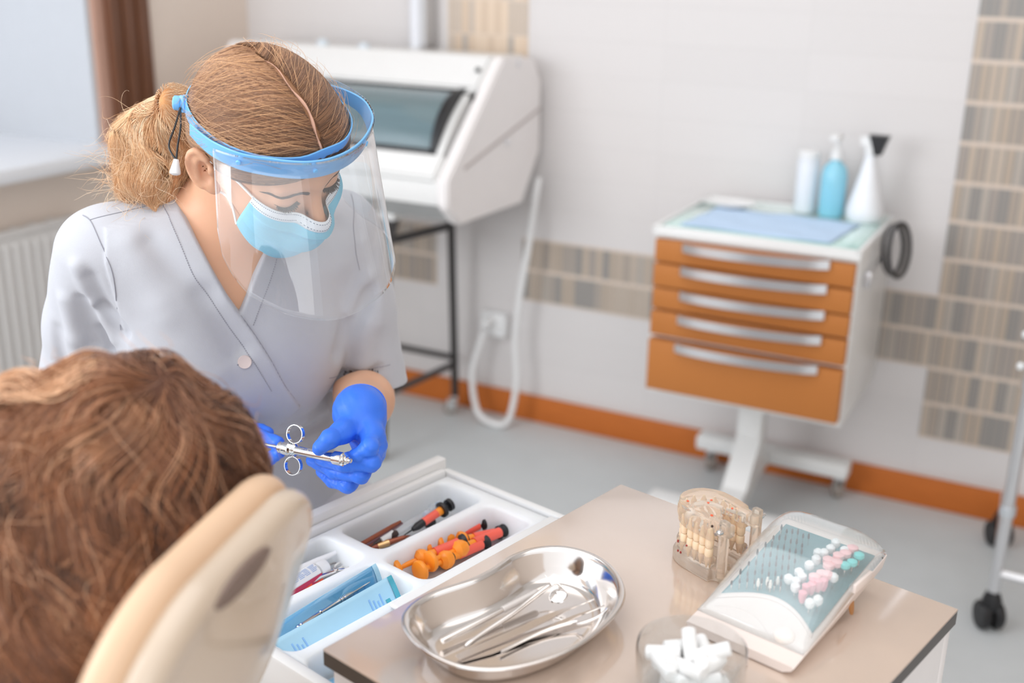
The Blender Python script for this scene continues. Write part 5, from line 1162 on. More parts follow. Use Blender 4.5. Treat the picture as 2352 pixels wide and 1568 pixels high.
for j in range(15):
    s0 = .042+.0022*j; 
    if j in (4, 9): continue
    for seg_ in range(2+(j % 2)):
        x0 = s0+.0007*seg_; th0 = .50; th1 = .78-.1*((j+seg_) % 2)
        vs = [A_+ax_*x_+.00588*(side_*math.cos(t_)+oth*math.sin(t_)) for x_, t_ in ((x0, th0), (x0+.0004, th0), (x0+.0004, th1), (x0, th1))]; bm.faces.new([bm.verts.new(q) for q in vs])
bmk('etched_text', bm, MI, sy, smooth=False)
bx_ = [A_+ax_*x_+(side_*math.cos(t_)+oth*math.sin(t_))*.00584 for x_ in (.038, k-.030) for t_ in (-.35, .30)]
mk('cartridge_window', [bx_[0], bx_[1], bx_[3], bx_[2]], [(0, 1, 2, 3)], mat('dark_window_slot', srgb(150, 120, 104), .2, metal=.4), sy, smooth=False)
# ------------------------------------------------------------------ hair of the dentist
HG = hairmat('golden_brown_hair', srgb(96, 66, 46), srgb(234, 184, 136), srgb(160, 114, 80))
HB = mat('brown_hair_mass', srgb(146, 104, 72), .7, noise=.3, nscale=60, stretch=(1, 1, 1))
def hline(y): return np.interp(y, [-.12, -.06, -.03, -.005, .02, .05, .085], [-.085, -.080, -.036, .020, .037, .061, .078])
def haircap(p, extra=0):
    q = hl(p); x = np.abs(q[:, 0]+.004); t = np.clip(x/.035, 0, 1); t = t*t*(3-2*t); inf = .0035+.0048*np.maximum(t, np.clip((-.02-q[:, 1])/.05, 0, 1))
    d = s_ell(q, (0, -.004, .037), (.0700, .0870, .0740)); d = smin(d, s_ell(q, (0, .026, .037), (.0600, .0625, .047)), .03); d = smin(d, s_ell(q, (0, -.048, -.015), (.050, .042, .055)), .03)
    d = d-inf+extra
    d = d-.0009*np.sin(q[:, 2]*420+30*q[:, 1]+2*np.sin(q[:, 1]*60))*np.clip((x-.006)/.02, 0, 1)
    return smax(d, -(q[:, 2]-hline(q[:, 1])), .004)
def groove(p):
    q = hl(p); d = haircap(p); return smax(d, -np.maximum(np.abs(q[:, 0]+.004+.004*np.sin(q[:, 2]*25))-.0011*np.clip((q[:, 1]+.01)/.03, 0, 1.4)-.0002, -(q[:, 1]-.0)), .0015)
c8 = [Hp(x, y, z) for x in (-.1, .1) for y in (-.13, .11) for z in (-.1, .14)]; V, F = sdf_mesh(haircap, np.min(c8, 0), np.max(c8, 0), .0022)
hair = mk('hair', V, F, HB, dent)
root = Hp(-.035, -.125, -.035)
def scalp_starts(n):
    q = []; 
    while len(q) < n:
        m = RNG.random()
        if m > .90: a_ = RNG.uniform(0, 1.7); s = RNG.choice([-1, 1], p=[.72, .28]); y = .094*math.cos(a_); q.append((-.004+s*(.002+.084*math.sin(a_)), y, hline(y)+.002+RNG.exponential(.006), s)); continue
        if m > .80: y = RNG.uniform(-.10, 0); s = RNG.choice([-1, 1]); q.append((s*RNG.uniform(.0, .06), y, .12, s)); continue
        m /= .8
        if m < .38: t_ = RNG.uniform(.12, 1.9); s = RNG.choice([-1, 1], p=[.68, .32]); q.append((-.004+s*RNG.uniform(.0016, .005), -.008+.13*math.cos(t_), .04+.13*math.sin(t_), s))
        elif m < .52: y = RNG.uniform(-.02, .085); s = RNG.choice([-1, 1], p=[.8, .2]); q.append((s*.09, y, hline(y)+.003+RNG.exponential(.01), s))
        else: y = RNG.uniform(-.03, .08); s = RNG.choice([-1, 1], p=[.75, .25]); t_ = RNG.uniform(.25, 2.3); a_ = RNG.uniform(.1, 1.35); q.append((s*.13*math.sin(a_), -.004+.13*math.cos(a_)*math.cos(t_), .037+.13*math.cos(a_)*math.sin(t_), s))
    return np.array(q)
def project_to(f, p, it=12):
    for _ in range(it): p = p-grad(f, p, 2e-3)*np.clip(ev(f, p), -.02, .02)[:, None]*.9
    return p
def hcapo(p): q = hl(p); return s_wrap(q)
def s_wrap(q):
    x = np.abs(q[:, 0]+.004); t = np.clip(x/.035, 0, 1); t = t*t*(3-2*t); inf = .0035+.0048*np.maximum(t, np.clip((-.02-q[:, 1])/.05, 0, 1))
    d = s_ell(q, (0, -.004, .037), (.0700, .0870, .0740)); d = smin(d, s_ell(q, (0, .026, .037), (.0600, .0625, .047)), .03); d = smin(d, s_ell(q, (0, -.048, -.015), (.050, .042, .055)), .03)
    return d-inf
st_ = scalp_starts(30000); sgn = st_[:, 3]; p0 = project_to(hcapo, HO+st_[:, :3] @ HR.T, 14)
wav = RNG.uniform(0, 6.28, len(p0)); wf = RNG.uniform(.25, .55, len(p0))
def dfun(p, g, k, idx):
    q = hl(p); to = root-p; dist = np.linalg.norm(to, axis=1, keepdims=True); to = to/dist
    s = sgn[idx]; side = np.stack([s, np.full_like(s, -.35), np.full_like(s, -.25)], 1) @ HR.T
    w1 = np.clip(1-k/9.0, 0, 1)*.95; up = HU[None]*0
    b = np.cross(g, to); return to*(1-w1*.75)+side*w1+b*(.06*np.sin(wav[idx]+k*wf[idx]))[:, None]
clump = np.floor((p0 @ np.array([310., 270., 350.]))); tone = np.clip(.40-2.2*(st_[:, 1]-.02)+.20*np.sin(clump*1.7)+RNG.normal(0, .16, len(p0)), 0, 1)
step = np.clip(np.linalg.norm(root-p0, axis=1)/20, .004, .0115)
strands(hcapo, p0, dfun, 22, step, RNG.uniform(.0002, .0022, len(p0)), .00029, 'hair_strands', HG, hair, tone=tone, tip=.6)
tt = np.linspace(.30, 1.75, 40); pq = np.stack([np.full(40, -.004)+.0012*np.sin(tt*9), -.008+.13*np.cos(tt), .04+.13*np.sin(tt)], 1); pth = project_to(hcapo, HO+pq @ HR.T, 14); gq = grad(hcapo, pth, 2e-3)
tube('parting', list(pth+gq*.0002), [.0004]+[.0018+.0004*math.sin(i*.8) for i in range(22)]+[.0010-.00055*i/16 for i in range(17)], mat('pale_scalp', srgb(214, 168, 146), .6, noise=.08), hair, n=8)
# flyaway hairs
n = 260; ii = RNG.choice(len(p0), n); sgn2 = sgn[ii]; wav2 = RNG.uniform(0, 6.28, n)
def dfly(p, g, k, idx):
    to = root-p; to /= np.linalg.norm(to, axis=1, keepdims=True); s = sgn2[idx]; side = np.stack([s, np.full_like(s, -.35), np.full_like(s, .1)], 1) @ HR.T
    b = np.cross(g, to); return to*.7+side*.6+b*(.5*np.sin(wav2[idx]+k*.5))[:, None]
strands(hcapo, p0[ii], dfly, 12, .008, .002, .00022, 'flyaway_hairs', HG, hair, tone=np.full(n, .85), lift=lambda t, idx: t*RNG.uniform(.002, .022, n)[idx]*1.0 if False else t*.013*(.3+.7*np.abs(np.sin(wav2[idx]))))
# ponytail
pc = [Hp(-.035, -.118, -.030), P(418, 292, 1.435), P(372, 322, 1.445), P(345, 372, 1.445), P(345, 425, 1.43)]
pr_ = [.026, .028, .036, .036, .026]
def pony(p): 
    d = s_chain(p, pc, pr_, .03); q = (p-pc[0]); return d-.0045*np.sin(q[:, 2]*75+2.5*np.sin(q[:, 0]*50)+q[:, 0]*60)
lo, hi = bounds(pc, .08); V, F = sdf_mesh(pony, lo, hi, .003); HBL = mat('golden_hair_mass', srgb(206, 150, 98), .7, noise=.25, nscale=60); pt_ = mk('ponytail', V, F, HBL, dent)
n = 9500; a0 = RNG.normal(size=(n, 3)); a0 /= np.linalg.norm(a0, axis=1, keepdims=True); kk = RNG.choice([0, 0, 1, 1, 2], n); p0 = np.array([pc[i] for i in kk])+a0*.03; p0 = project_to(pony, p0)
seeds = p0[RNG.choice(n, 60)]; cidp = ((p0[:, None]-seeds[None])**2).sum(2).argmin(1); wvc = RNG.uniform(0, 6.28, 60); frc = RNG.uniform(.14, .30, 60); tnc = RNG.normal(.5, .2, 60); wv = wvc[cidp]+RNG.normal(0, .10, n); fr = frc[cidp]; pcA = np.array(pc)
def dpony(p, g, k, idx):
    d2 = np.linalg.norm(p[:, None]-pcA[None], axis=2); j = np.minimum(d2.argmin(1)+1, 4); t = pcA[j]-pcA[j-1]; t /= np.linalg.norm(t, axis=1, keepdims=True)
    b = np.cross(g, t); return t+b*(.50*np.sin(wv[idx]+k*fr[idx]))[:, None]+np.array([0, 0, -.12])
strands(pony, p0, dpony, 32, RNG.uniform(.0034, .0052, n), RNG.uniform(0, .003, n), .00030, 'ponytail_strands', hairmat('blond_hair', srgb(206, 146, 96), srgb(255, 234, 204), srgb(246, 204, 156)), pt_, tone=np.clip(tnc[cidp]+RNG.normal(0, .14, n), 0, 1),
        pull=.8, lift=lambda t, idx: .004*np.abs(np.sin(wvc[cidp[idx]]*3+t*5))+np.clip(t-.6, 0, 1)**2*.07*np.abs(np.sin(wvc[cidp[idx]]*3.1))**2)
# curly ends
n = 900; a0 = RNG.normal(size=(n, 3)); a0 /= np.linalg.norm(a0, axis=1, keepdims=True); base = np.array([pc[i] for i in RNG.choice([2, 3, 3, 4], n)])+a0*.030; S = 30; path = np.zeros((n, S, 3)); pp_ = base.copy()
dirv = a0*.5+(-cr)*.75-cu*.35+RNG.normal(size=(n, 3))*.25; ph = RNG.uniform(0, 6.28, n); cw = RNG.uniform(.25, .6, n)*RNG.choice([-1, 1], n); axr = RNG.normal(size=(n, 3)); axr /= np.linalg.norm(axr, axis=1, keepdims=True)
for k in range(S):
    path[:, k] = pp_; dirv = dirv+np.cross(axr, dirv)*(cw*.55)[:, None]+np.array([0, 0, -.05]); dirv /= np.linalg.norm(dirv, axis=1, keepdims=True); pp_ = pp_+dirv*.0027
tubes(path, .00022, 'curly_ends', hairmat('pale_blond_hair', srgb(214, 160, 110), srgb(255, 232, 202)), pt_, tone=RNG.uniform(0, 1, n), tip=.3)
# temple hair in front of the ear and wisps at the nape
n = 1800; q0 = np.stack([np.full(n, -.085), RNG.uniform(.000, .080, n), np.zeros(n)], 1); q0[:, 2] = hline(q0[:, 1])+RNG.uniform(-.004, .010, n); q0[:, 0] = -.085*np.sqrt(np.clip(1-(q0[:, 1]/.10)**2, .05, 1)); p0 = project_to(lambda p: headsdf(hl(p)), HO+q0 @ HR.T, 8); w3 = RNG.uniform(0, 6.28, n)
def dtemp(p, g, k, idx): return (-HF*.9+HU*.32)[None]+np.cross(g, HF[None])*(.25*np.sin(w3[idx]+k*.6))[:, None]
strands(hcapo, p0, dtemp, 8, .0055, RNG.uniform(-.0010, .0012, n), .00028, 'temple_strands', HG, hair, tone=np.clip(RNG.normal(.75, .15, n), 0, 1))
# ------------------------------------------------------------------ face shield
Zp = lambda y: .046+.242*y
fs_ = thing('face_shield', Hp(0, 0, .046), 'clear face shield with pale blue headband worn over the seated person\'s hair', 'face shield')
def strip(nm, pts, hgt, th, m, par, outn=None, closed=False, tilt=0, bev=.0008):
    pts = np.array(pts); n = len(pts); bm = bmesh.new(); rings = []
    for i in range(n):
        t = (pts[(i+1) % n]-pts[i-1]) if closed else (pts[min(i+1, n-1)]-pts[max(i-1, 0)]); t /= np.linalg.norm(t); h_ = hgt if np.isscalar(hgt) else hgt[i]
        up = HU-.242*HF*0; up = up-t*(up@t); up /= np.linalg.norm(up); out = np.cross(t, up); 
        if out@(pts[i]-HO-HU*.05) < 0: out = -out
        b = bev; pr2 = [(-h_/2, -th/2+b), (-h_/2+b, -th/2), (h_/2-b, -th/2), (h_/2, -th/2+b), (h_/2, th/2-b), (h_/2-b, th/2), (-h_/2+b, th/2), (-h_/2, th/2-b)]
        rings.append([bm.verts.new(pts[i]+up*a+out*(c+tilt*a)) for a, c in pr2])
    for i in range(n if closed else n-1):
        A, B = rings[i], rings[(i+1) % n]
        for k in range(8): bm.faces.new((A[k], A[(k+1) % 8], B[(k+1) % 8], B[k]))
    if not closed: bm.faces.new(rings[0]); bm.faces.new(rings[-1][::-1])
    return bmk(nm, bm, m, par)
# inner band follows the hair surface
ib = []
for a in np.linspace(0, 2*math.pi, 72, endpoint=False):
    d_ = np.array([math.sin(a), math.cos(a)]); r_ = .12
    for _ in range(30):
        y = d_[1]*r_-.008; q = np.array([[d_[0]*r_, y, Zp(y)]]); v = float(s_wrap(q)[0]); r_ -= (v-.0036)*.9
    y = d_[1]*r_-.008; ib.append(Hp(d_[0]*r_, y, Zp(y)))
hb = strip('headband', ib, .016, .0018, MT['blue'], fs_, closed=True)
arc = [(-.0895, -.020, .036), (-.0890, .000, .040), (-.0860, .024, .0455), (-.074, .054, .053), (-.053, .077, .059), (-.031, .094, .063), (-.012, .1015, .0645), (.010, .1035, .065), (.039, .097, .063), (.067, .082, .060), (.093, .058, .054), (.106, .032, .048), (.109, .012, .044), (.104, -.012, .038), (.094, -.032, .033)]
arcp = catmull([Hp0(.010+(a[0]-.010)*1.035, a[1]*1.03, a[2]) for a in arc], 6); hs = [.016+.011*min(1, min(i, len(arcp)-1-i)/24) for i in range(len(arcp))]
vf = strip('visor_frame', arcp, hs, .0024, MT['blue'], fs_)
arcn = np.array(arcp); 
def arc_at(s): i = s*(len(arcn)-1); k_ = int(min(i, len(arcn)-2)); f_ = i-k_; return arcn[k_]*(1-f_)+arcn[k_+1]*f_
for x, y in ((553, 355), (724, 380), (840, 326)):
    j = min(range(len(arcn)), key=lambda i: sum((np.array([1176+F_PX*((arcn[i]-CAMP)@cr)/((arcn[i]-CAMP)@fw), 784-F_PX*((arcn[i]-CAMP)@cu)/((arcn[i]-CAMP)@fw)])-np.array([x, y]))**2))
    c = arcn[j]; o_ = c-(HO+HU*.05); o_ -= HU*(o_@HU); o_ /= np.linalg.norm(o_); lathe('peg', [(0, 0), (.0030, 0), (.0030, .003), (.0022, .0038), (0, .0038)], MT['blue'], vf, M=align(c+o_*.0005, c+o_), n=16)
# film
dn = -zz*.97+HF*.10; dn /= np.linalg.norm(dn); NS, NT = 70, 26; V = []
arcx = np.vstack([arcn[12:], arcn[-1]+(arcn[-1]-arcn[-6])*.3])
cum = np.r_[0, np.cumsum(np.linalg.norm(np.diff(arcx, axis=0), axis=1))]; cum /= cum[-1]
for i in range(NS+1):
    s = i/NS; c = np.array([np.interp(s, cum, arcx[:, k]) for k in range(3)]); o_ = c-(HO+HU*.05+HL*.01); o_ -= HU*(o_@HU); o_ /= np.linalg.norm(o_)
    Ld = np.interp(s, [0, .015, .05, .10, .2, .35, .5, .65, .8, .93, .985, 1], [.085, .112, .128, .142, .154, .160, .160, .160, .162, .160, .148, .12])
    Lu = np.interp(s, [0, .1, .3, .6, .85, .97, 1], [.004, .010, .013, .012, .012, .016, .010])
    for j in range(NT+1):
        t = j/NT; h_ = -Lu+(Ld+Lu)*t; up_off = HU*(-h_) if h_ < 0 else dn*h_
        flare = o_*(.0026+(.0 if h_ < 0 else .015*(h_/.16)**1.2)); rip = o_*.0010*math.sin(s*21+t*2.0)*max(0, h_/.16); V.append(c+up_off+flare+rip)
Fq = [(i*(NT+1)+j, (i+1)*(NT+1)+j, (i+1)*(NT+1)+j+1, i*(NT+1)+j+1) for i in range(NS) for j in range(NT)]
fm = mk('clear_film', V, Fq, clear('clear_shield_film', (.985, .99, .995), base=.05, rough=.03, power=1.25, haze=.035, haze_col=(.92, .94, 1)), fs_); md = fm.modifiers.new('s', 'SOLIDIFY'); md.thickness = .0004
# knob with cord and toggle
kc = Hp(-.050, -.090, Zp(-.09)); 
o_ = P(418, 222, 1.356)-P(445, 226, 1.352); o_ /= np.linalg.norm(o_); kb = P(446, 226, 1.352)
bpx = [1176+F_PX*((q-CAMP)@cr)/((q-CAMP)@fw) for q in ib]; jb = int(np.argmin(bpx)); o_ = -cr*.97+HU*.12; o_ /= np.linalg.norm(o_); kb = ib[jb]+o_*.001
lathe('adjuster_knob', [(0, 0), (.006, 0), (.006, .004), (.0078, .005), (.0085, .007), (.0085, .0115), (.0070, .013), (0, .0135)], MT['blue'], fs_, M=align(kb, kb+o_), n=28)
bm = bmesh.new(); add_box(bm, -.004, .004, -.006, .006, -.010, .010, bev=.002, M=Matrix.Translation(kb)); bmk('knob_mount', bm, MT['blue'], fs_)
for dx, mx_ in ((0, 432), (1, 412)):
    k0 = kb+o_*.004-cu*.006-fw*.004; kD = (k0-CAMP)@fw; kx = 1176+F_PX*((k0-CAMP)@cr)/kD; tube('cord', catmull([k0, P(kx+[1, -12][dx], 290, kD-.012), P(kx-[6, 26][dx], 335, kD-.014), P(405, 368, kD-.016)], 8), .00115, MT['blackpl'], fs_, n=8)
lathe('cord_toggle', [(0, 0), (.0030, 0), (.0036, .003), (.0062, .014), (.0060, .0165), (.003, .018), (0, .018)], MT['whitepl'], fs_, M=align(P(405, 366, kD-.016), P(402, 400, kD-.016)), n=24)
# ------------------------------------------------------------------ face mask
def mform(q):
    d = s_ell(q, (0, .024, -.034), (.0600, .068, .075)); d = smin(d, s_ell(q, (0, .045, -.076), (.046, .050, .040)), .04); d = smin(d, s_ell(q, (0, .098, -.036), (.013, .016, .018)), .045)
    for s in (-1, 1): d = smin(d, s_ell(q, (s*.037, .056, -.030), (.026, .026, .026)), .03)
    return smin(d, headsdf(q)-.0018, .004)-.0006
fmk = thing('face_mask', Hp(0, .09, -.06), 'pale blue pleated surgical mask with white nose band on the seated person', 'face mask')
def mpts(u, t, off=0):
    u = np.asarray(u, float).ravel(); t = np.asarray(t, float).ravel(); ph_ = u*(.99+.24*t)
    zt = -.021+.016*np.abs(u)**1.3-.002*np.cos(u*3); zb = -.130+.062*np.abs(u)**1.6; z = zt+(zb-zt)*t; zc = np.maximum(z, -.085)
    d_ = np.stack([np.sin(ph_), np.cos(ph_), -(zc-z)*16], 1); d_ /= np.linalg.norm(d_, axis=1, keepdims=True); org_ = np.stack([0*u, 0*u+.015, zc], 1)
    r_ = np.full(len(u), .16); kb_ = np.maximum(np.minimum(t/.35, 1), .9*np.maximum(0, 1-np.abs(u)/.4))
    for _ in range(24):
        q = org_+d_*r_[:, None]; r_ = r_-(kb_*mform(q)+(1-kb_)*(headsdf(q)-.0016))*.85
    fr_ = (t*3.2+.1) % 1; pl = .0075*np.where(fr_ < .82, fr_, (1-fr_)/.18*.82)*(1-np.abs(u)**3)*(t > .2)
    return HO+(org_+d_*(r_+.001+off+pl)[:, None]) @ HR.T
def mpt(u, t, off=0): return mpts([u], [t], off)[0]
NU, NT = 48, 30; ug = np.linspace(-1, 1, NU+1)[:, None]+np.zeros((1, NT+1)); tg = .12+.88*np.linspace(0, 1, NT+1)[None]+0*ug; G = mpts(ug, tg).reshape(NU+1, NT+1, 3); ug = np.linspace(-1, 1, NU+1)[:, None]+np.zeros((1, 5)); tg = .135*np.linspace(0, 1, 5)[None]+0*ug; G0 = mpts(ug, tg, .0004).reshape(NU+1, 5, 3)
def grid(nm, G, m, par, th=.0008):
    a, b, _ = G.shape; Fq = [(i*b+j, (i+1)*b+j, (i+1)*b+j+1, i*b+j+1) for i in range(a-1) for j in range(b-1)]; o = mk(nm, G.reshape(-1, 3), Fq, m, par); md = o.modifiers.new('s', 'SOLIDIFY'); md.thickness = th; md.offset = 0; return o
mp_ = grid('mask_panel', G, MT['mask'], fmk); grid('nose_band', G0, MT['maskw'], fmk)
for t in (.03, .105):
    bm = bmesh.new(); n = 70; us = -.98+1.96*np.arange(n)/n; sa = mpts(us, 0*us+t, .0010); sb = mpts(us+.014, 0*us+t, .0010)
    for i in range(n): add_tube(bm, [sa[i], sb[i]], .00036, 4)
    bmk('stitch_line', bm, MT['stitch'], fmk)
for s in (-1, 1):
    e1 = mpt(s*.99, .02, .0005); e2 = mpt(s*.99, .97, .0005)
    es = Hp(s*.079, -.012, .008); el_ = Hp(s*.074, -.012, -.040)
    m1 = project_to(lambda p: headsdf(hl(p)), ((e1+es)/2)[None], 6)[0]; m1 = m1+(m1-Hp(0, 0, -.03))/np.linalg.norm(m1-Hp(0, 0, -.03))*.0022
    m2 = project_to(lambda p: headsdf(hl(p)), ((e2+el_)/2)[None], 6)[0]; m2 = m2+(m2-Hp(0, 0, -.05))/np.linalg.norm(m2-Hp(0, 0, -.05))*.0022
    tube('ear_loop', catmull([e1, m1, es], 8), .0016, MT['elastic'], fmk, n=8); tube('ear_loop', catmull([e2, m2, el_], 8), .0016, MT['elastic'], fmk, n=8)
# ================================================================== THE PATIENT AND THE CHAIR
wA = np.array([-.25, .97, 0]); wA /= np.linalg.norm(wA); tA = np.array([.30, .077, .95]); tA -= wA*(tA@wA); tA /= np.linalg.norm(tA); nA = np.cross(wA, tA)
if nA[0] < 0: nA = -nA
CRM = np.stack([wA, tA, nA], 1); hc = P(726, 1056, .985)-wA*.150-tA*.128-nA*.01
def s_slab(q, ha, hb, rc, h, rr):
    x = np.abs(q[:, 0])-(ha-rc); y = np.abs(q[:, 1])-(hb-rc); d2 = np.sqrt(np.maximum(x, 0)**2+np.maximum(y, 0)**2)+np.minimum(np.maximum(x, y), 0)-rc
    a = d2+rr; b = np.abs(q[:, 2])-h+rr; return np.minimum(np.maximum(a, b), 0)+np.sqrt(np.maximum(a, 0)**2+np.maximum(b, 0)**2)-rr
ch = thing('dental_chair', (-.9, .55, 0), 'beige dental chair seen from behind with its padded headrest and oval badge', 'dental chair')
M_CU1 = mat('warm_lit_beige_leather', srgb(218, 184, 152), .45, noise=.03, bump=.15, bscale=400); M_CU2 = mat('grey_beige_shell', srgb(202, 184, 164), .32, noise=.03, coat=.3)  # beige cushion leather with warm light put into its peach colour
def cush(p): q = (p-hc) @ CRM; return s_slab(q-np.array([0, 0, -.010]), .150, .136, .088, .015, .014)
def shell(p): q = (p-hc) @ CRM; return smin(s_slab(q-np.array([0, 0, .014]), .148, .134, .088, .014, .013), s_ell(q, (0, 0, .014), (.125, .112, .028)), .02)
for nm, f_, m in (('headrest_cushion', cush, M_CU1), ('headrest_shell', shell, M_CU2)):
    V, F = sdf_mesh(f_, hc-.24, hc+.24, .003); o_ = mk(nm, V, F, m, ch)
bp2 = hit(shell, 560, 1325, .5, 1.4)
if bp2 is None: bp2 = hc+nA*.05
g = grad(shell, bp2[None], 2e-3)[0]; bz = wA-g*(wA@g); bz /= np.linalg.norm(bz); by = np.cross(g, bz)
Mb = Matrix([[bz[i], by[i], g[i], bp2[i]] for i in range(3)]+[[0, 0, 0, 1]])
lathe('oval_badge', [(0, -.002), (1, -.002), (1, .0012), (.9, .002), (.86, .0014), (0, .0014)], mat('dark_taupe_badge', srgb(120, 100, 90), .4, noise=.1), ch, M=Mb @ Matrix.Diagonal((.042, .0105, 1, 1)), n=40)
tube('headrest_post', [hc-tA*.10+nA*.03, hc-tA*.24+nA*.035, hc-tA*.40+nA*.01], .016, MT['chrome'], ch, n=16)
bm = bmesh.new(); add_box(bm, -.03, .03, -.02, .02, -.035, .035, bev=.012, M=Matrix([[wA[i], nA[i], tA[i], (hc-tA*.150+nA*.05)[i]] for i in range(3)]+[[0, 0, 0, 1]])); bmk('post_joint', bm, MT['whitepl'], ch)
bcn = hc-tA*.42-nA*.02
def backr(p): q = (p-bcn) @ CRM; return s_slab(q, .235, .27, .12, .045, .035)
V, F = sdf_mesh(backr, bcn-.42, bcn+.42, .008); mk('backrest', V, F, M_CU1, ch)
sc = np.array([-1.12, .44, .42])
def seatf(p): q = (p-sc) @ np.stack([wA, -np.cross(wA, [0, 0, 1.]), np.array([0, 0, 1.])], 1); return s_slab(q, .25, .34, .12, .06, .04)
V, F = sdf_mesh(seatf, sc-np.array([.55, .55, .12]), sc+np.array([.55, .55, .12]), .01); mk('seat', V, F, M_CU1, ch)
bm = bmesh.new(); add_box(bm, -1.45, -.80, .22, .66, 0, .05, bev=.02); bmk('floor_base', bm, MT['white'], ch)
bm = bmesh.new(); add_box(bm, -1.25, -1.0, .34, .54, .04, .37, bev=.03); bmk('column', bm, MT['white'], ch)
# patient
pF = -nA*.96+np.array([0, 0, .1]); pF /= np.linalg.norm(pF); pU = tA-pF*(tA@pF); pU /= np.linalg.norm(pU); pL = np.cross(pU, pF); PR = np.stack([pL, pF, pU], 1)
phc = P(268, 1122, .985)
def ph(p): return (p-phc) @ PR
pat = thing('person', (-.95, .55, 0), 'person with long wavy auburn hair leaning back in the beige dental chair', 'person')
pn = phc-pU*.17+pF*.0; pch = hc-tA*.36-nA*.20; phip = np.array([-1.10, .47, .625]); pk1 = np.array([-1.54, .26, .60]); pk2 = np.array([-1.50, .50, .60])
def pbody(p):
    q = ph(p); d = smin(s_ell(q, (0, -.005, .02), (.075, .094, .085)), s_ell(q, (0, .025, -.045), (.056, .062, .075)), .035)
    d = smin(d, s_cap(q, (0, .085, .0), (0, .108, -.035), .007, .010), .012); d = smin(d, s_ell(q, (0, .092, -.075), (.022, .008, .007)), .006); d = smin(d, s_ell(q, (0, .070, -.108), (.018, .016, .014)), .02)
    for s in (-1, 1): d = smin(d, s_ell(q, (s*.078, -.01, -.01), (.006, .016, .030)), .006); d = smax(d, -s_ell(q, (s*.032, .105, .0), (.017, .014, .010)), .01)
    d = smin(d, s_chain(p, [phc-pU*.06, pn, pch+tA*.10], [.05, .05, .06]), .03)
    d = smin(d, s_ell(p, pch, (.165, .14, .09), CRM), .06); d = smin(d, s_cap(p, pch, phip, .11, .13), .06)
    for s, kn in ((-1, pk1), (1, pk2)):
        d = smin(d, s_chain(p, [phip, kn, kn+np.array([-.30, -.08, -.26])], [.09, .06, .045]), .04)
        sh = pch+wA*.17*s+tA*.06; el = sh-tA*.24-nA*.06+wA*.04*s; ha = phip+wA*.09*s+np.array([-.12, 0, .12]); d = smin(d, s_chain(p, [sh, el, ha], [.05, .040, .028]), .03)
        d = smin(d, s_ell(p, ha, (.04, .03, .02)), .02)
        for k in range(5): d = smin(d, s_cap(p, ha, ha+np.array([-.08+.01*abs(k-2), -.03+.016*k, -.01]), .010, .007), .006)
    return d
lo, hi = bounds([phc, phip, pk1, pk2, pk1+np.array([-.3, -.08, -.26]), pch], .24); V, F = sdf_mesh(pbody, lo, hi, .006); mk('body', V, F, MT['skin'], pat)
def pshirt(p):
    d = smin(s_ell(p, pch, (.178, .155, .103), CRM), s_cap(p, pch, phip, .123, .143), .06)
    for s in (-1, 1): sh = pch+wA*.17*s+tA*.06; el = sh-tA*.24-nA*.06+wA*.04*s; d = smin(d, s_chain(p, [sh, el], [.063, .056]), .03)
    return smax(d-.003*np.sin(p[:, 0]*70)*np.sin(p[:, 2]*60), -s_cap(p, pn, pch+tA*.16, .062, .066), .006)
V, F = sdf_mesh(pshirt, lo, hi, .006); mk('shirt', V, F, mat('slate_shirt_cotton', srgb(120, 128, 140), .85), pat)
def ptr(p): 
    d = None
    for kn in (pk1, pk2): e = s_chain(p, [phip, kn, kn+np.array([-.27, -.07, -.22])], [.104, .074, .058]); d = e if d is None else smin(d, e, .04)
    return d
V, F = sdf_mesh(ptr, lo-.05, hi+.05, .007); mk('trousers', V, F, mat('blue_denim', srgb(70, 84, 110), .85), pat)
lowc = [P(255, 1240, .97), P(180, 1400, .945), P(100, 1580, .925), P(50, 1720, .915)]
def phair0(p):
    d = s_ell(ph(p), (0, -.008, .016), (.098, .104, .104)); d = smin(d, s_chain(p, lowc, [.092, .084, .078, .06], .03), .05)
    d = smin(d, s_ell(p, P(60, 1200, .97), (.06, .06, .09)), .06); return d
def phair(p):
    d = phair0(p); q = p-phc; return d-.0045*np.sin(q[:, 0]*55+3*np.sin(q[:, 2]*25)+q[:, 1]*50)*np.sin(q[:, 1]*40+q[:, 2]*20+1)
lo, hi = bounds([phc]+lowc, .16); V, F = sdf_mesh(phair, lo, hi, .004); HMP = mat('auburn_hair_mass', srgb(84, 48, 28), .75, noise=.35, nscale=45); phm = mk('hair', V, F, HMP, pat)
def pcap(p): return np.maximum(phair(p), -.5)
crown = hit(phair0, 372, 886, .5, 1.5)
if crown is None: crown = phc+pU*.11
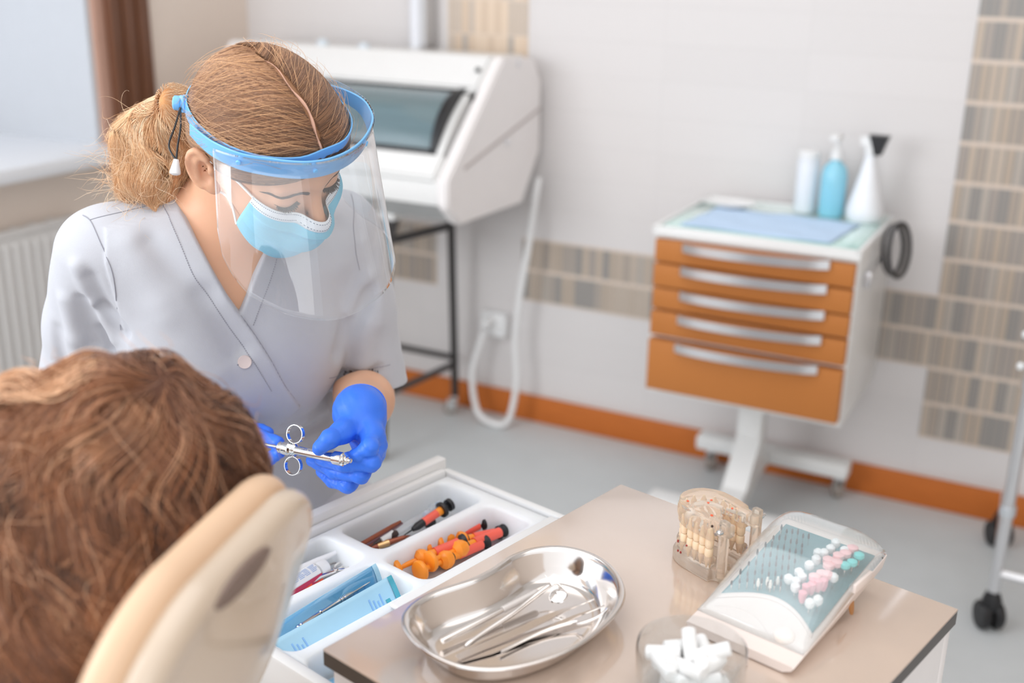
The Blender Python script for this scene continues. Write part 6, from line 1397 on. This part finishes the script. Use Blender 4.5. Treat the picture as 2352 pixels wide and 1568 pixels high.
n = 27000; z_ = RNG.normal(size=(n, 3)); z_ /= np.linalg.norm(z_, axis=1, keepdims=True); cs = np.array([phc, phc, phc]+lowc[:3]); p0 = cs[RNG.choice(6, n)]+z_*.10; p0 = project_to(phair, p0, 10)
p0 = p0[((p0-phc)@(-fw)) > -.09]; n = len(p0)
# locks share a wave
seeds = p0[RNG.choice(n, 110)]; cid = np.concatenate([((p0[i:i+1500, None]-seeds[None])**2).sum(2).argmin(1) for i in range(0, n, 1500)])
cphase = RNG.uniform(0, 6.28, 110); cfreq = RNG.uniform(.20, .36, 110); ctone = np.clip(RNG.normal(.42, .32, 110), 0, 1); coff = RNG.uniform(0, .012, 110)
def dpat(p, g, k, idx):
    away = p-crown; away /= np.linalg.norm(away, axis=1, keepdims=True); d = away*.8*np.clip(1-np.linalg.norm(p-crown, axis=1, keepdims=True)/.22, 0, 1)+np.array([-.12, -.02, -.75])
    b = np.cross(g, d); b /= np.linalg.norm(b, axis=1, keepdims=True)+1e-9; c = cid[idx]
    return d/np.linalg.norm(d, axis=1, keepdims=True)+b*((.40+.75*min(k/12, 1))*np.sin(cphase[c]+k*cfreq[c]*1.15))[:, None]
strands(phair, p0, dpat, 28, .0070, coff[cid]*.6+RNG.uniform(0, .004, n), .00044, 'hair_strands', hairmat('auburn_hair', srgb(66, 36, 20), srgb(250, 202, 160), srgb(158, 98, 56), rough=.36), phm,
        tone=np.clip(ctone[cid]*.85+RNG.normal(.05, .13, n), 0, 1), lift=lambda t, idx: .006*np.sin(cphase[cid[idx]]*2+t*7)*np.sin(math.pi*t))
n2 = 420; ii = RNG.choice(n, n2)
def dfl(p, g, k, idx): return np.array([-.2, .1, -.5])+np.cross(g, np.array([[.2, .9, .3]]))*(.9*np.sin(idx*1.7+k*.35))[:, None]
strands(phair, p0[ii], dfl, 14, .006, .004, .00032, 'flyaway_hairs', hairmat('auburn_flyaway', srgb(190, 130, 90), srgb(240, 190, 150)), phm, tone=RNG.uniform(0, 1, n2), lift=lambda t, idx: t*.026*np.abs(np.sin(idx*2.3)))
